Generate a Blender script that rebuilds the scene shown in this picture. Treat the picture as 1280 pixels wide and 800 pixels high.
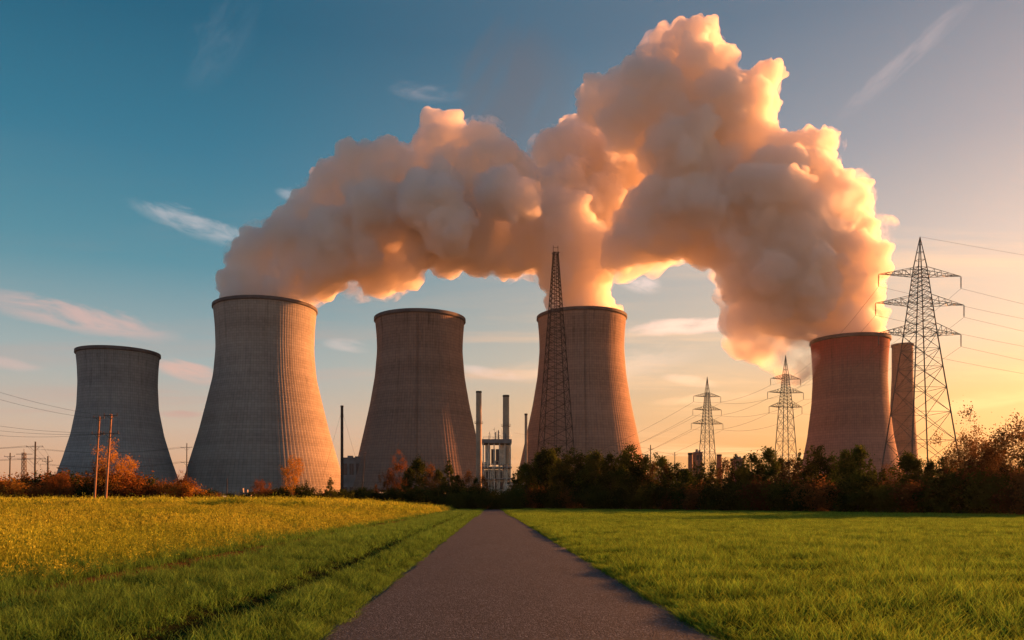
import bpy, bmesh, math, random
import numpy as np
from mathutils import Vector, Matrix

R = math.radians
sc = bpy.context.scene
COL = sc.collection
for o in list(bpy.data.objects):
    bpy.data.objects.remove(o)

# ------------------------------------------------------------------ camera
F_PX, CX, HY, EYE = 996.0, 614.5, 629.3, 1.5      # measured on the photograph (1280 wide)
cam_data = bpy.data.cameras.new('camera')
cam_data.sensor_width = 36.0
cam_data.lens = 36.0 * F_PX / 1280.0
cam_data.shift_x = (640 - CX) / 1280.0
cam_data.shift_y = (HY - 400) / 1280.0
cam_data.clip_start = 0.1
cam_data.clip_end = 30000
cam = bpy.data.objects.new('camera', cam_data)
COL.objects.link(cam)
cam.location = (0, 0, EYE)
cam.rotation_euler = (R(90), 0, 0)
sc.camera = cam

# ------------------------------------------------------------------ light
SUN_AZ, SUN_EL = 60.0, 11.0                      # azimuth from +Y towards +X
sun_data = bpy.data.lights.new('sun', 'SUN')
sun_data.energy = 4.8
sun_data.angle = R(0.6)
sun_data.color = (1.0, 0.33, 0.09)
sun = bpy.data.objects.new('sun', sun_data)
COL.objects.link(sun)
sd = Vector((math.sin(R(SUN_AZ)) * math.cos(R(SUN_EL)), math.cos(R(SUN_AZ)) * math.cos(R(SUN_EL)), math.sin(R(SUN_EL))))
sun.rotation_euler = sd.to_track_quat('Z', 'Y').to_euler()
sun.location = sd * 500

sc.view_settings.view_transform = 'Standard'
sc.view_settings.look = 'None'
sc.view_settings.gamma = 1.0
EXPO = 1.6
sc.view_settings.exposure = EXPO
sc.view_settings.use_curve_mapping = False

sc.render.engine = 'CYCLES'
sc.cycles.use_denoising = True
sc.cycles.max_bounces = 24
sc.cycles.diffuse_bounces = 3
sc.cycles.glossy_bounces = 2
sc.cycles.transmission_bounces = 4
sc.cycles.transparent_max_bounces = 16
sc.cycles.volume_bounces = 24
sc.cycles.sample_clamp_indirect = 6
sc.cycles.use_adaptive_sampling = True
sc.cycles.adaptive_threshold = 0.01


def P(x, y, D):
    """measured image position (1280x800) at depth D -> world metres"""
    return Vector(((x - CX) / F_PX * D, D, EYE + (HY - y) / F_PX * D))


def dirv(x, y):
    return (P(x, y, 1.0) - Vector((0, 0, EYE))).normalized()


class NT:
    """tiny node-tree helper"""
    def __init__(self, tree):
        self.t = tree

    def n(self, typ, ins=None, **kw):
        nd = self.t.nodes.new(typ)
        for k, v in kw.items():
            setattr(nd, k, v)
        if ins:
            for k, v in ins.items():
                s = nd.inputs[k]
                if isinstance(v, bpy.types.NodeSocket):
                    self.t.links.new(v, s)
                else:
                    s.default_value = v
        return nd

    def m(self, op, a, b=None, c=None, clamp=False):
        nd = self.t.nodes.new('ShaderNodeMath')
        nd.operation = op
        nd.use_clamp = clamp
        for i, v in enumerate((a, b, c)):
            if v is None:
                continue
            if isinstance(v, bpy.types.NodeSocket):
                self.t.links.new(v, nd.inputs[i])
            else:
                nd.inputs[i].default_value = v
        return nd.outputs[0]

    def vm(self, op, a, b=None):
        nd = self.t.nodes.new('ShaderNodeVectorMath')
        nd.operation = op
        for i, v in enumerate((a, b)):
            if v is None:
                continue
            if isinstance(v, bpy.types.NodeSocket):
                self.t.links.new(v, nd.inputs[i])
            else:
                nd.inputs[i].default_value = v
        return nd.outputs['Value'] if op in ('DOT_PRODUCT', 'LENGTH') else nd.outputs[0]

    def mix(self, fac, a, b, blend='MIX'):
        nd = self.t.nodes.new('ShaderNodeMix')
        nd.data_type = 'RGBA'
        nd.blend_type = blend
        nd.clamp_factor = True
        for s, v in ((nd.inputs[0], fac), (nd.inputs[6], a), (nd.inputs[7], b)):
            if isinstance(v, bpy.types.NodeSocket):
                self.t.links.new(v, s)
            elif s.type == 'RGBA':
                s.default_value = (*v[:3], 1)
            else:
                s.default_value = v
        return nd.outputs[2]

    def ramp(self, fac, stops):
        nd = self.t.nodes.new('ShaderNodeValToRGB')
        cr = nd.color_ramp
        while len(cr.elements) < len(stops):
            cr.elements.new(0.5)
        for e, (p, c) in zip(cr.elements, stops):
            e.position = p
            e.color = (c, c, c, 1) if isinstance(c, (int, float)) else (*c[:3], 1)
        self.t.links.new(fac, nd.inputs[0])
        return nd.outputs[0]

    def smooth(self, v, lo, hi):
        nd = self.t.nodes.new('ShaderNodeMapRange')
        nd.interpolation_type = 'SMOOTHSTEP'
        self.t.links.new(v, nd.inputs[0])
        nd.inputs[1].default_value = lo
        nd.inputs[2].default_value = hi
        return nd.outputs[0]

    def link(self, a, b):
        self.t.links.new(a, b)


# ------------------------------------------------------------------ sky
world = bpy.data.worlds.new('World')
sc.world = world
world.use_nodes = True
wt = world.node_tree
wt.nodes.clear()
W = NT(wt)
sky = W.n('ShaderNodeTexSky', sky_type='NISHITA')
sky.sun_disc = False
sky.sun_elevation = R(SUN_EL)
sky.sun_rotation = R(SUN_AZ)
sky.altitude = 0
sky.air_density = 1.0
sky.dust_density = 3.0
sky.ozone_density = 3.0
tc = W.n('ShaderNodeTexCoord')
d = W.vm('NORMALIZE', tc.outputs['Generated'])
sep = W.n('ShaderNodeSeparateXYZ', {0: d})
dx, dy, dz = sep.outputs
SKY_STRENGTH = 0.07


def lin(c, k=1.0):
    return tuple((((v / 255.0) / 12.92) if v / 255.0 < 0.04045 else ((v / 255.0 + 0.055) / 1.055) ** 2.4) * k for v in c)


# twilight gradient measured away from the sun and towards it, laid over the physical sky
away = W.ramp(dz, [(0.0, lin((226, 160, 118))), (0.05, lin((226, 178, 140))), (0.09, lin((212, 188, 164))), (0.16, lin((168, 181, 177))),
                   (0.27, lin((86, 146, 160))), (0.38, lin((44, 120, 144))), (0.50, lin((10, 94, 120))), (1.0, lin((4, 58, 88)))])
toward = W.ramp(dz, [(0.0, lin((248, 146, 40))), (0.06, lin((250, 170, 60))), (0.12, lin((249, 190, 96))), (0.18, lin((234, 202, 156))),
                     (0.28, lin((200, 188, 174))), (0.38, lin((150, 154, 158))), (0.50, lin((98, 120, 136))), (1.0, lin((30, 75, 104)))])
hl = W.m('SQRT', W.m('MAXIMUM', W.m('ADD', W.m('MULTIPLY', dx, dx), W.m('MULTIPLY', dy, dy)), 1e-4))
azc = W.m('DIVIDE', W.m('ADD', W.m('MULTIPLY', dx, sd.x / math.cos(R(SUN_EL))), W.m('MULTIPLY', dy, sd.y / math.cos(R(SUN_EL)))), hl)
fsun = W.smooth(azc, 0.15, 1.05)
tw = W.mix(fsun, away, toward)
back = W.smooth(azc, 0.0, -0.8)
tw = W.mix(W.m('MULTIPLY', back, 0.55), tw, W.ramp(dz, [(0.0, lin((165, 125, 118))), (0.12, lin((178, 150, 150))), (0.3, lin((120, 142, 158))), (0.5, lin((80, 120, 145))), (1.0, lin((10, 62, 95)))]))
twk = W.vm('SCALE', tw)
twk.node.inputs['Scale'].default_value = 1.0 / (SKY_STRENGTH * 2 ** EXPO)
col = W.mix(0.90, sky.outputs[0], twk)
# thin high cloud: long horizontal streaks that lie in bands towards the horizon
hx = W.m('DIVIDE', dx, W.m('MAXIMUM', W.m('ADD', dz, 0.06), 0.02))
hy = W.m('DIVIDE', dy, W.m('MAXIMUM', W.m('ADD', dz, 0.06), 0.02))
pv = W.n('ShaderNodeCombineXYZ', {0: W.m('MULTIPLY', hx, 0.22), 1: W.m('MULTIPLY', hy, 0.8), 2: 0.0}).outputs[0]
nz = W.n('ShaderNodeTexNoise', {'Vector': pv, 'Scale': 1.3, 'Detail': 9.0, 'Roughness': 0.6, 'Distortion': 0.35}).outputs[0]
nb = W.n('ShaderNodeTexNoise', {'Vector': pv, 'Scale': 0.45, 'Detail': 3.0, 'Roughness': 0.5}).outputs[0]
streak = W.m('MULTIPLY', W.smooth(nz, 0.47, 0.72), W.smooth(nb, 0.40, 0.62))
band = W.m('MULTIPLY', W.smooth(dz, 0.0, 0.06), W.m('SUBTRACT', 1.0, W.smooth(dz, 0.24, 0.42)))
streak = W.m('MULTIPLY', streak, band)
sunv = tuple(sd)
sdot = W.vm('DOT_PRODUCT', d, sunv)
near_sun = W.smooth(sdot, 0.2, 1.0)
cloudcol = W.mix(near_sun, (2.9, 1.7, 1.4), (9.0, 5.2, 2.2))
col = W.mix(W.m('MULTIPLY', streak, 0.9), col, cloudcol)


def wisp(x0, y0, x1, y1, w, strength, seed, c, sc_=26.0, lo=0.42, hi=0.75):
    """one named wisp of high cloud: a great-circle streak with frayed noise"""
    global col
    a, b = dirv(x0, y0), dirv(x1, y1)
    u = (b - a).normalized()
    mid = ((a + b) / 2)
    nrm = mid.normalized().cross(u).normalized()
    L = (b - a).length / 2
    mv = W.vm('SUBTRACT', d, tuple(mid))
    s = W.m('DIVIDE', W.vm('DOT_PRODUCT', mv, tuple(u)), L)
    t = W.m('DIVIDE', W.vm('DOT_PRODUCT', mv, tuple(nrm)), w / F_PX)
    v = W.n('ShaderNodeCombineXYZ', {0: W.m('MULTIPLY', s, L * 10), 1: W.m('MULTIPLY', t, w / F_PX * 34), 2: seed}).outputs[0]
    n1 = W.n('ShaderNodeTexNoise', {'Vector': v, 'Scale': sc_ / 26.0 * 2.2, 'Detail': 8.0, 'Roughness': 0.62, 'Distortion': 0.5}).outputs[0]
    t2 = W.m('ADD', t, W.m('MULTIPLY', W.m('SUBTRACT', n1, 0.5), 1.6))
    r2 = W.m('ADD', W.m('MULTIPLY', W.m('POWER', W.m('ABSOLUTE', s), 2.0), 1.0), W.m('POWER', W.m('ABSOLUTE', t2), 2.0))
    fall = W.m('SUBTRACT', 1.0, W.smooth(r2, 0.05, 1.0))
    k = W.m('MULTIPLY', W.m('MULTIPLY', fall, W.smooth(n1, lo, hi)), strength)
    k = W.m('MULTIPLY', k, W.smooth(W.vm('DOT_PRODUCT', d, tuple(mid)), 0.5, 0.6))
    col = W.mix(W.m('MULTIPLY', k, 0.85), col, tuple(v * 0.76 for v in c))


wisp(150, 250, 335, 312, 15, 0.5, 1.0, (5.6, 4.7, 4.6), 26, 0.3, 0.7)
wisp(230, 120, 325, -10, 28, 0.08, 2.0, (3.4, 3.4, 3.8), 26, 0.3, 0.7)
wisp(-60, 366, 240, 425, 18, 0.6, 3.0, (6.0, 3.3, 2.7), 16, 0.25, 0.6)
wisp(180, 452, 290, 478, 12, 0.8, 4.0, (5.6, 3.1, 2.4), 16, 0.25, 0.6)
wisp(340, 238, 400, 254, 9, 0.4, 5.0, (5.6, 4.8, 4.8), 26, 0.3, 0.7)
wisp(480, 112, 590, 118, 12, 0.3, 6.0, (4.5, 3.6, 3.6), 26, 0.3, 0.7)
wisp(1035, 160, 1240, -20, 12, 0.38, 7.0, (4.4, 3.6, 3.5), 30, 0.25, 0.8)
wisp(770, 414, 960, 402, 11, 0.95, 8.0, (8.5, 5.6, 4.3), 12, 0.2, 0.55)
wisp(765, 345, 830, 362, 13, 0.7, 9.0, (7.0, 5.4, 4.8), 26, 0.3, 0.65)
wisp(590, 230, 690, 20, 75, 0.6, 10.0, (0.95, 0.92, 1.05), 10, 0.15, 0.6)
wisp(620, 470, 900, 440, 26, 0.35, 11.0, (8.0, 5.6, 4.0), 12, 0.3, 0.6)
wisp(800, 505, 980, 490, 8, 0.5, 13.0, (9.5, 5.6, 3.0), 12, 0.25, 0.6)
wisp(560, 458, 672, 474, 8, 0.45, 14.0, (7.0, 5.0, 4.2), 12, 0.25, 0.6)
wisp(820, 470, 905, 482, 7, 0.5, 15.0, (9.0, 5.8, 3.8), 12, 0.25, 0.6)
wisp(398, 428, 470, 436, 9, 0.4, 16.0, (6.5, 4.8, 4.2), 12, 0.25, 0.6)
wisp(1120, 520, 1400, 470, 12, 0.45, 17.0, (11.0, 6.5, 2.8), 12, 0.25, 0.6)
wisp(-40, 448, 60, 462, 8, 0.45, 18.0, (5.0, 3.4, 3.0), 12, 0.25, 0.6)
wisp(190, 516, 260, 518, 5, 0.7, 12.0, (3.8, 2.2, 1.9), 12, 0.2, 0.5)
bg = W.n('ShaderNodeBackground', {'Color': col, 'Strength': SKY_STRENGTH})
wo = W.n('ShaderNodeOutputWorld', {'Surface': bg.outputs[0]})

# ------------------------------------------------------------------ tagging and mesh helpers


def tag(o, label=None, cat=None, group=None, kind=None):
    if label: o['label'] = label
    if cat: o['category'] = cat
    if group: o['group'] = group
    if kind: o['kind'] = kind
    return o


def empty(name, loc, label, cat, group=None, rz=0.0):
    o = bpy.data.objects.new(name, None)
    o.empty_display_size = 0.5
    COL.objects.link(o)
    o.location = loc
    o.rotation_euler = (0, 0, rz)
    return tag(o, label, cat, group)


def link_obj(name, me, mat, parent=None, loc=None):
    o = bpy.data.objects.new(name, me)
    COL.objects.link(o)
    if mat is not None:
        me.materials.clear()
        me.materials.append(mat)
    if parent is not None:
        o.parent = parent
    if loc is not None:
        o.location = loc
    return o


def np_mesh(name, verts, faces, smooth=False):
    """verts (N,3), faces (M,k) all of the same size"""
    verts = np.asarray(verts, dtype=np.float32)
    faces = np.asarray(faces, dtype=np.int32)
    k = faces.shape[1]
    me = bpy.data.meshes.new(name)
    me.vertices.add(len(verts))
    me.vertices.foreach_set('co', verts.ravel())
    me.loops.add(faces.size)
    me.loops.foreach_set('vertex_index', faces.ravel())
    me.polygons.add(len(faces))
    me.polygons.foreach_set('loop_start', np.arange(0, faces.size, k, dtype=np.int32))
    if smooth:
        me.polygons.foreach_set('use_smooth', np.ones(len(faces), dtype=bool))
    me.update(calc_edges=True)
    return me


class MB:
    """collects bars, boxes, tubes into one mesh"""
    def __init__(self):
        self.v, self.f = [], []

    def add(self, vs, fs):
        b = len(self.v)
        self.v += [tuple(p) for p in vs]
        self.f += [tuple(b + i for i in f) for f in fs]

    def box(self, lo, hi):
        x0, y0, z0 = lo
        x1, y1, z1 = hi
        self.add([(x0, y0, z0), (x1, y0, z0), (x1, y1, z0), (x0, y1, z0), (x0, y0, z1), (x1, y0, z1), (x1, y1, z1), (x0, y1, z1)],
                 [(3, 2, 1, 0), (4, 5, 6, 7), (0, 1, 5, 4), (1, 2, 6, 5), (2, 3, 7, 6), (3, 0, 4, 7)])

    def bar(self, a, b, w, w2=None, n=4):
        a, b = Vector(a), Vector(b)
        w2 = w if w2 is None else w2
        ax = (b - a)
        if ax.length < 1e-6:
            return
        ax.normalize()
        up = Vector((0, 0, 1)) if abs(ax.z) < 0.95 else Vector((0, 1, 0))
        u = ax.cross(up).normalized()
        v = ax.cross(u).normalized()
        vs = []
        for p, r in ((a, w), (b, w2)):
            for i in range(n):
                t = 2 * math.pi * (i + 0.5) / n
                vs.append(p + (u * math.cos(t) + v * math.sin(t)) * r)
        fs = [(i, (i + 1) % n, n + (i + 1) % n, n + i) for i in range(n)]
        fs += [tuple(range(n - 1, -1, -1)), tuple(range(n, 2 * n))]
        self.add(vs, fs)

    def path(self, pts, radii, n=6):
        pts = [Vector(p) for p in pts]
        vs = []
        for k, p in enumerate(pts):
            a = pts[max(0, k - 1)]
            b = pts[min(len(pts) - 1, k + 1)]
            ax = (b - a).normalized()
            up = Vector((0, 0, 1)) if abs(ax.z) < 0.9 else Vector((0, 1, 0))
            u = ax.cross(up).normalized()
            v = ax.cross(u).normalized()
            for i in range(n):
                t = 2 * math.pi * i / n
                vs.append(p + (u * math.cos(t) + v * math.sin(t)) * radii[k])
        fs = []
        for k in range(len(pts) - 1):
            for i in range(n):
                j = (i + 1) % n
                fs.append((k * n + i, k * n + j, (k + 1) * n + j, (k + 1) * n + i))
        fs += [tuple(range(n - 1, -1, -1)), tuple(range((len(pts) - 1) * n, len(pts) * n))]
        self.add(vs, fs)

    def lathe(self, prof, n=32, c=(0, 0)):
        vs, fs = [], []
        for (r, z) in prof:
            for i in range(n):
                t = 2 * math.pi * i / n
                vs.append((c[0] + r * math.cos(t), c[1] + r * math.sin(t), z))
        for k in range(len(prof) - 1):
            for i in range(n):
                j = (i + 1) % n
                fs.append((k * n + i, k * n + j, (k + 1) * n + j, (k + 1) * n + i))
        self.add(vs, fs)

    def mesh(self, name, smooth=False):
        me = bpy.data.meshes.new(name)
        me.from_pydata(self.v, [], self.f)
        if smooth:
            me.polygons.foreach_set('use_smooth', np.ones(len(me.polygons), dtype=bool))
        me.update()
        return me

    def build(self, name, mat, parent=None, loc=None, smooth=False):
        return link_obj(name, self.mesh(name, smooth), mat, parent, loc)


# ------------------------------------------------------------------ materials


def new_mat(name):
    m = bpy.data.materials.new(name)
    m.use_nodes = True
    m.node_tree.nodes.clear()
    return m, NT(m.node_tree)


def simple(name, c, rough=0.7, var=0.25, scale=0.3, metal=0.0, bump=0.0):
    m, N = new_mat(name)
    t = N.n('ShaderNodeTexCoord')
    nz = N.n('ShaderNodeTexNoise', {'Vector': t.outputs['Object'], 'Scale': scale, 'Detail': 6.0, 'Roughness': 0.65}).outputs[0]
    k = N.smooth(nz, 0.3, 0.7)
    c2 = N.mix(k, tuple(v * (1 - var) for v in c), tuple(min(1, v * (1 + var)) for v in c))
    b = N.n('ShaderNodeBsdfPrincipled', {'Base Color': c2, 'Roughness': rough, 'Metallic': metal})
    if bump:
        bp = N.n('ShaderNodeBump', {'Height': nz, 'Strength': bump})
        N.link(bp.outputs[0], b.inputs['Normal'])
    N.n('ShaderNodeOutputMaterial', {'Surface': b.outputs[0]})
    return m


def tower_mat(name, c, height, top_tint=None, seed=0.0, blotch=0.22):
    """board-marked concrete: lift lines, rib lines, panel to panel variation, rain streaks"""
    m, N = new_mat(name)
    t = N.n('ShaderNodeTexCoord')
    co = N.n('ShaderNodeSeparateXYZ', {0: t.outputs['Object']})
    x, y, z = co.outputs
    ang = N.m('ARCTAN2', y, x)
    nr = 120.0
    au = N.m('MULTIPLY', ang, nr / (2 * math.pi))
    zu = N.m('DIVIDE', z, 2.1)
    cell = N.n('ShaderNodeCombineXYZ', {0: N.m('FLOOR', au), 1: N.m('FLOOR', zu), 2: seed}).outputs[0]
    wn = N.n('ShaderNodeTexWhiteNoise', {'Vector': cell}).outputs[0]
    row = N.n('ShaderNodeTexWhiteNoise', {'Vector': N.n('ShaderNodeCombineXYZ', {0: 0.0, 1: N.m('FLOOR', zu), 2: seed + 3}).outputs[0]}).outputs[0]
    fa = N.m('ABSOLUTE', N.m('SUBTRACT', N.m('FRACT', au), 0.5))
    fz = N.m('ABSOLUTE', N.m('SUBTRACT', N.m('FRACT', zu), 0.5))
    lv = N.smooth(fa, 0.36, 0.5)
    lh = N.smooth(fz, 0.36, 0.5)
    big = N.n('ShaderNodeTexNoise', {'Vector': N.vm('MULTIPLY', t.outputs['Object'], (0.02, 0.02, 0.012)), 'Scale': 1.5, 'Detail': 6.0, 'Roughness': 0.6}).outputs[0]
    stv = N.n('ShaderNodeCombineXYZ', {0: N.m('MULTIPLY', ang, 22.0), 1: N.m('MULTIPLY', z, 0.022), 2: seed}).outputs[0]
    st = N.n('ShaderNodeTexNoise', {'Vector': stv, 'Scale': 1.0, 'Detail': 5.0, 'Roughness': 0.7}).outputs[0]
    hb = N.n('ShaderNodeCombineXYZ', {0: seed, 1: 0.0, 2: N.m('MULTIPLY', z, 0.05)}).outputs[0]
    hbn = N.n('ShaderNodeTexNoise', {'Vector': hb, 'Scale': 1.3, 'Detail': 4.0, 'Roughness': 0.6}).outputs[0]
    k = N.m('ADD', N.m('MULTIPLY', N.m('SUBTRACT', wn, 0.5), 0.16), N.m('MULTIPLY', N.m('SUBTRACT', row, 0.5), 0.10))
    k = N.m('ADD', k, N.m('MULTIPLY', N.m('SUBTRACT', big, 0.5), blotch * 2.6))
    k = N.m('ADD', k, N.m('MULTIPLY', N.m('SUBTRACT', st, 0.5), 0.95))
    k = N.m('ADD', k, N.m('MULTIPLY', N.m('SUBTRACT', hbn, 0.5), 0.75))
    wv = N.n('ShaderNodeCombineXYZ', {0: N.m('MULTIPLY', ang, 9.0), 1: N.m('MULTIPLY', z, 0.012), 2: seed + 9}).outputs[0]
    ws = N.n('ShaderNodeTexNoise', {'Vector': wv, 'Scale': 1.0, 'Detail': 7.0, 'Roughness': 0.75}).outputs[0]
    k = N.m('SUBTRACT', k, N.m('MULTIPLY', N.m('MULTIPLY', N.smooth(ws, 0.52, 0.66), N.smooth(z, height * 0.2, height)), 0.42))
    k = N.m('SUBTRACT', k, N.m('MULTIPLY', lv, 0.22))
    k = N.m('SUBTRACT', k, N.m('MULTIPLY', lh, 0.24))
    k = N.m('MAXIMUM', N.m('ADD', k, 1.0), 0.25)
    cc = N.mix(N.smooth(st, 0.35, 0.7), c, (c[0] * 0.86, c[1] * 0.84, c[2] * 0.80))
    if top_tint:
        zt = N.m('ADD', N.m('DIVIDE', z, height), N.m('MULTIPLY', N.m('SUBTRACT', st, 0.5), 0.10))
        cc = N.mix(N.m('MULTIPLY', N.smooth(zt, 0.76, 0.98), 0.8), cc, top_tint)
    cc = N.vm('SCALE', cc)
    nd = cc.node
    N.link(k, nd.inputs['Scale'])
    bp = N.n('ShaderNodeBump', {'Height': N.m('SUBTRACT', st, N.m('ADD', lv, lh)), 'Strength': 0.35, 'Distance': 0.25})
    b = N.n('ShaderNodeBsdfPrincipled', {'Base Color': cc, 'Roughness': 0.9, 'Normal': bp.outputs[0]})
    N.n('ShaderNodeOutputMaterial', {'Surface': b.outputs[0]})
    return m


def leaf_mat(name, c1, c2, trans=0.35, vscale=0.8):
    m, N = new_mat(name)
    t = N.n('ShaderNodeTexCoord')
    oi = N.n('ShaderNodeObjectInfo')
    v = N.vm('ADD', t.outputs['Object'], N.n('ShaderNodeCombineXYZ', {0: N.m('MULTIPLY', oi.outputs['Random'], 50.0)}).outputs[0])
    nz = N.n('ShaderNodeTexNoise', {'Vector': v, 'Scale': vscale, 'Detail': 5.0, 'Roughness': 0.75}).outputs[0]
    k = N.m('ADD', nz, N.m('MULTIPLY', N.m('SUBTRACT', oi.outputs['Random'], 0.5), 0.35))
    c = N.mix(N.smooth(k, 0.33, 0.68), c1, c2)
    dif = N.n('ShaderNodeBsdfDiffuse', {'Color': c})
    tr = N.n('ShaderNodeBsdfTranslucent', {'Color': c})
    mx = N.n('ShaderNodeMixShader', {0: trans, 1: dif.outputs[0], 2: tr.outputs[0]})
    N.n('ShaderNodeOutputMaterial', {'Surface': mx.outputs[0]})
    return m


def grass_mat(name, root, mid, tip, var, trans=0.45, dry=None, noise_scale=0.35):
    m, N = new_mat(name)
    at = N.n('ShaderNodeAttribute', attribute_name='h')
    h = at.outputs['Fac']
    g = N.n('ShaderNodeNewGeometry')
    nz = N.n('ShaderNodeTexNoise', {'Vector': g.outputs['Position'], 'Scale': noise_scale, 'Detail': 4.0, 'Roughness': 0.65}).outputs[0]
    rnd = N.n('ShaderNodeAttribute', attribute_name='rnd').outputs['Fac']
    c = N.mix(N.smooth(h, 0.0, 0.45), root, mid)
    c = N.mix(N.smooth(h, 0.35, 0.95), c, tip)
    if dry:
        c = N.mix(N.m('MULTIPLY', N.smooth(rnd, 0.70, 0.9), 0.85), c, dry)
    c = N.mix(N.m('MULTIPLY', N.smooth(nz, 0.35, 0.7), 0.75), c, var)
    c = N.mix(N.m('MULTIPLY', N.smooth(rnd, 0.3, 1.0), 0.6), c, tuple(v * 2.2 for v in mid))
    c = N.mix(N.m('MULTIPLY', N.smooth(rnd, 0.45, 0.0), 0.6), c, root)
    tuft = N.n('ShaderNodeTexNoise', {'Vector': N.vm('MULTIPLY', g.outputs['Position'], (1.0, 0.6, 0.3)), 'Scale': 3.2, 'Detail': 4.0, 'Roughness': 0.7}).outputs[0]
    sc_ = N.vm('SCALE', c)
    N.link(N.m('ADD', N.m('MULTIPLY', N.smooth(tuft, 0.33, 0.67), 0.85), 0.55), sc_.node.inputs['Scale'])
    c = sc_
    dif = N.n('ShaderNodeBsdfDiffuse', {'Color': c})
    tr = N.n('ShaderNodeBsdfTranslucent', {'Color': c})
    mx = N.n('ShaderNodeMixShader', {0: trans, 1: dif.outputs[0], 2: tr.outputs[0]})
    N.n('ShaderNodeOutputMaterial', {'Surface': mx.outputs[0]})
    return m


MAT = {}
MAT['steel'] = simple('galvanised_steel', (0.10, 0.085, 0.075), 0.6, 0.3, 1.0, 0.3)
MAT['rust'] = simple('weathered_wood_pole', (0.34, 0.17, 0.09), 0.8, 0.35, 0.6)
MAT['cable'] = simple('cable', (0.06, 0.055, 0.05), 0.6, 0.1)
MAT['insul'] = simple('insulator_glass', (0.12, 0.08, 0.06), 0.3, 0.1)
MAT['rim'] = simple('dark_rim_concrete', (0.115, 0.10, 0.095), 0.9, 0.3, 0.1)
MAT['basin'] = simple('basin_concrete', (0.22, 0.20, 0.18), 0.9, 0.3, 0.1)
MAT['stack'] = simple('stack_concrete', (0.40, 0.31, 0.22), 0.9, 0.3, 0.08)
MAT['stack_dark'] = simple('soot_dark', (0.05, 0.042, 0.035), 0.9, 0.3, 0.2)
MAT['cream'] = simple('cream_cladding', (0.70, 0.58, 0.44), 0.7, 0.3, 0.25)
MAT['greyclad'] = simple('grey_cladding', (0.20, 0.18, 0.17), 0.6, 0.3, 0.15)
MAT['redclad'] = simple('brick_red_cladding', (0.26, 0.12, 0.07), 0.8, 0.3, 0.2)
MAT['window'] = simple('dark_window', (0.03, 0.03, 0.035), 0.2, 0.2, 0.5)
MAT['bark'] = simple('bark', (0.07, 0.05, 0.035), 0.95, 0.4, 2.0)
MAT['bark_pale'] = simple('pale_bark', (0.28, 0.17, 0.10), 0.95, 0.4, 2.0)
MAT['leaf_dark'] = leaf_mat('leaf_dark_green', (0.024, 0.038, 0.010), (0.070, 0.085, 0.018))
MAT['leaf_green'] = leaf_mat('leaf_mid_green', (0.045, 0.070, 0.012), (0.12, 0.14, 0.022))
MAT['leaf_brown'] = leaf_mat('leaf_brown', (0.075, 0.045, 0.018), (0.20, 0.10, 0.03))
MAT['leaf_orange'] = leaf_mat('leaf_autumn_orange', (0.26, 0.12, 0.018), (0.52, 0.27, 0.04))
MAT['leaf_rust'] = leaf_mat('leaf_rust', (0.12, 0.05, 0.015), (0.30, 0.12, 0.03))
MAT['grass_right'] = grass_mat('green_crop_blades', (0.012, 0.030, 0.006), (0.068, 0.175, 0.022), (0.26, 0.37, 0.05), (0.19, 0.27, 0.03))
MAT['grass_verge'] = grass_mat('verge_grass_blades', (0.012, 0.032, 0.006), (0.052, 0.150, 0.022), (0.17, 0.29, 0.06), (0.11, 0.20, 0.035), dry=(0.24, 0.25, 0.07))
MAT['grass_meadow'] = grass_mat('meadow_grass_blades', (0.03, 0.060, 0.010), (0.16, 0.22, 0.02), (0.50, 0.48, 0.055), (0.22, 0.31, 0.02), dry=(0.62, 0.40, 0.08), trans=0.4, noise_scale=0.12)


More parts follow.
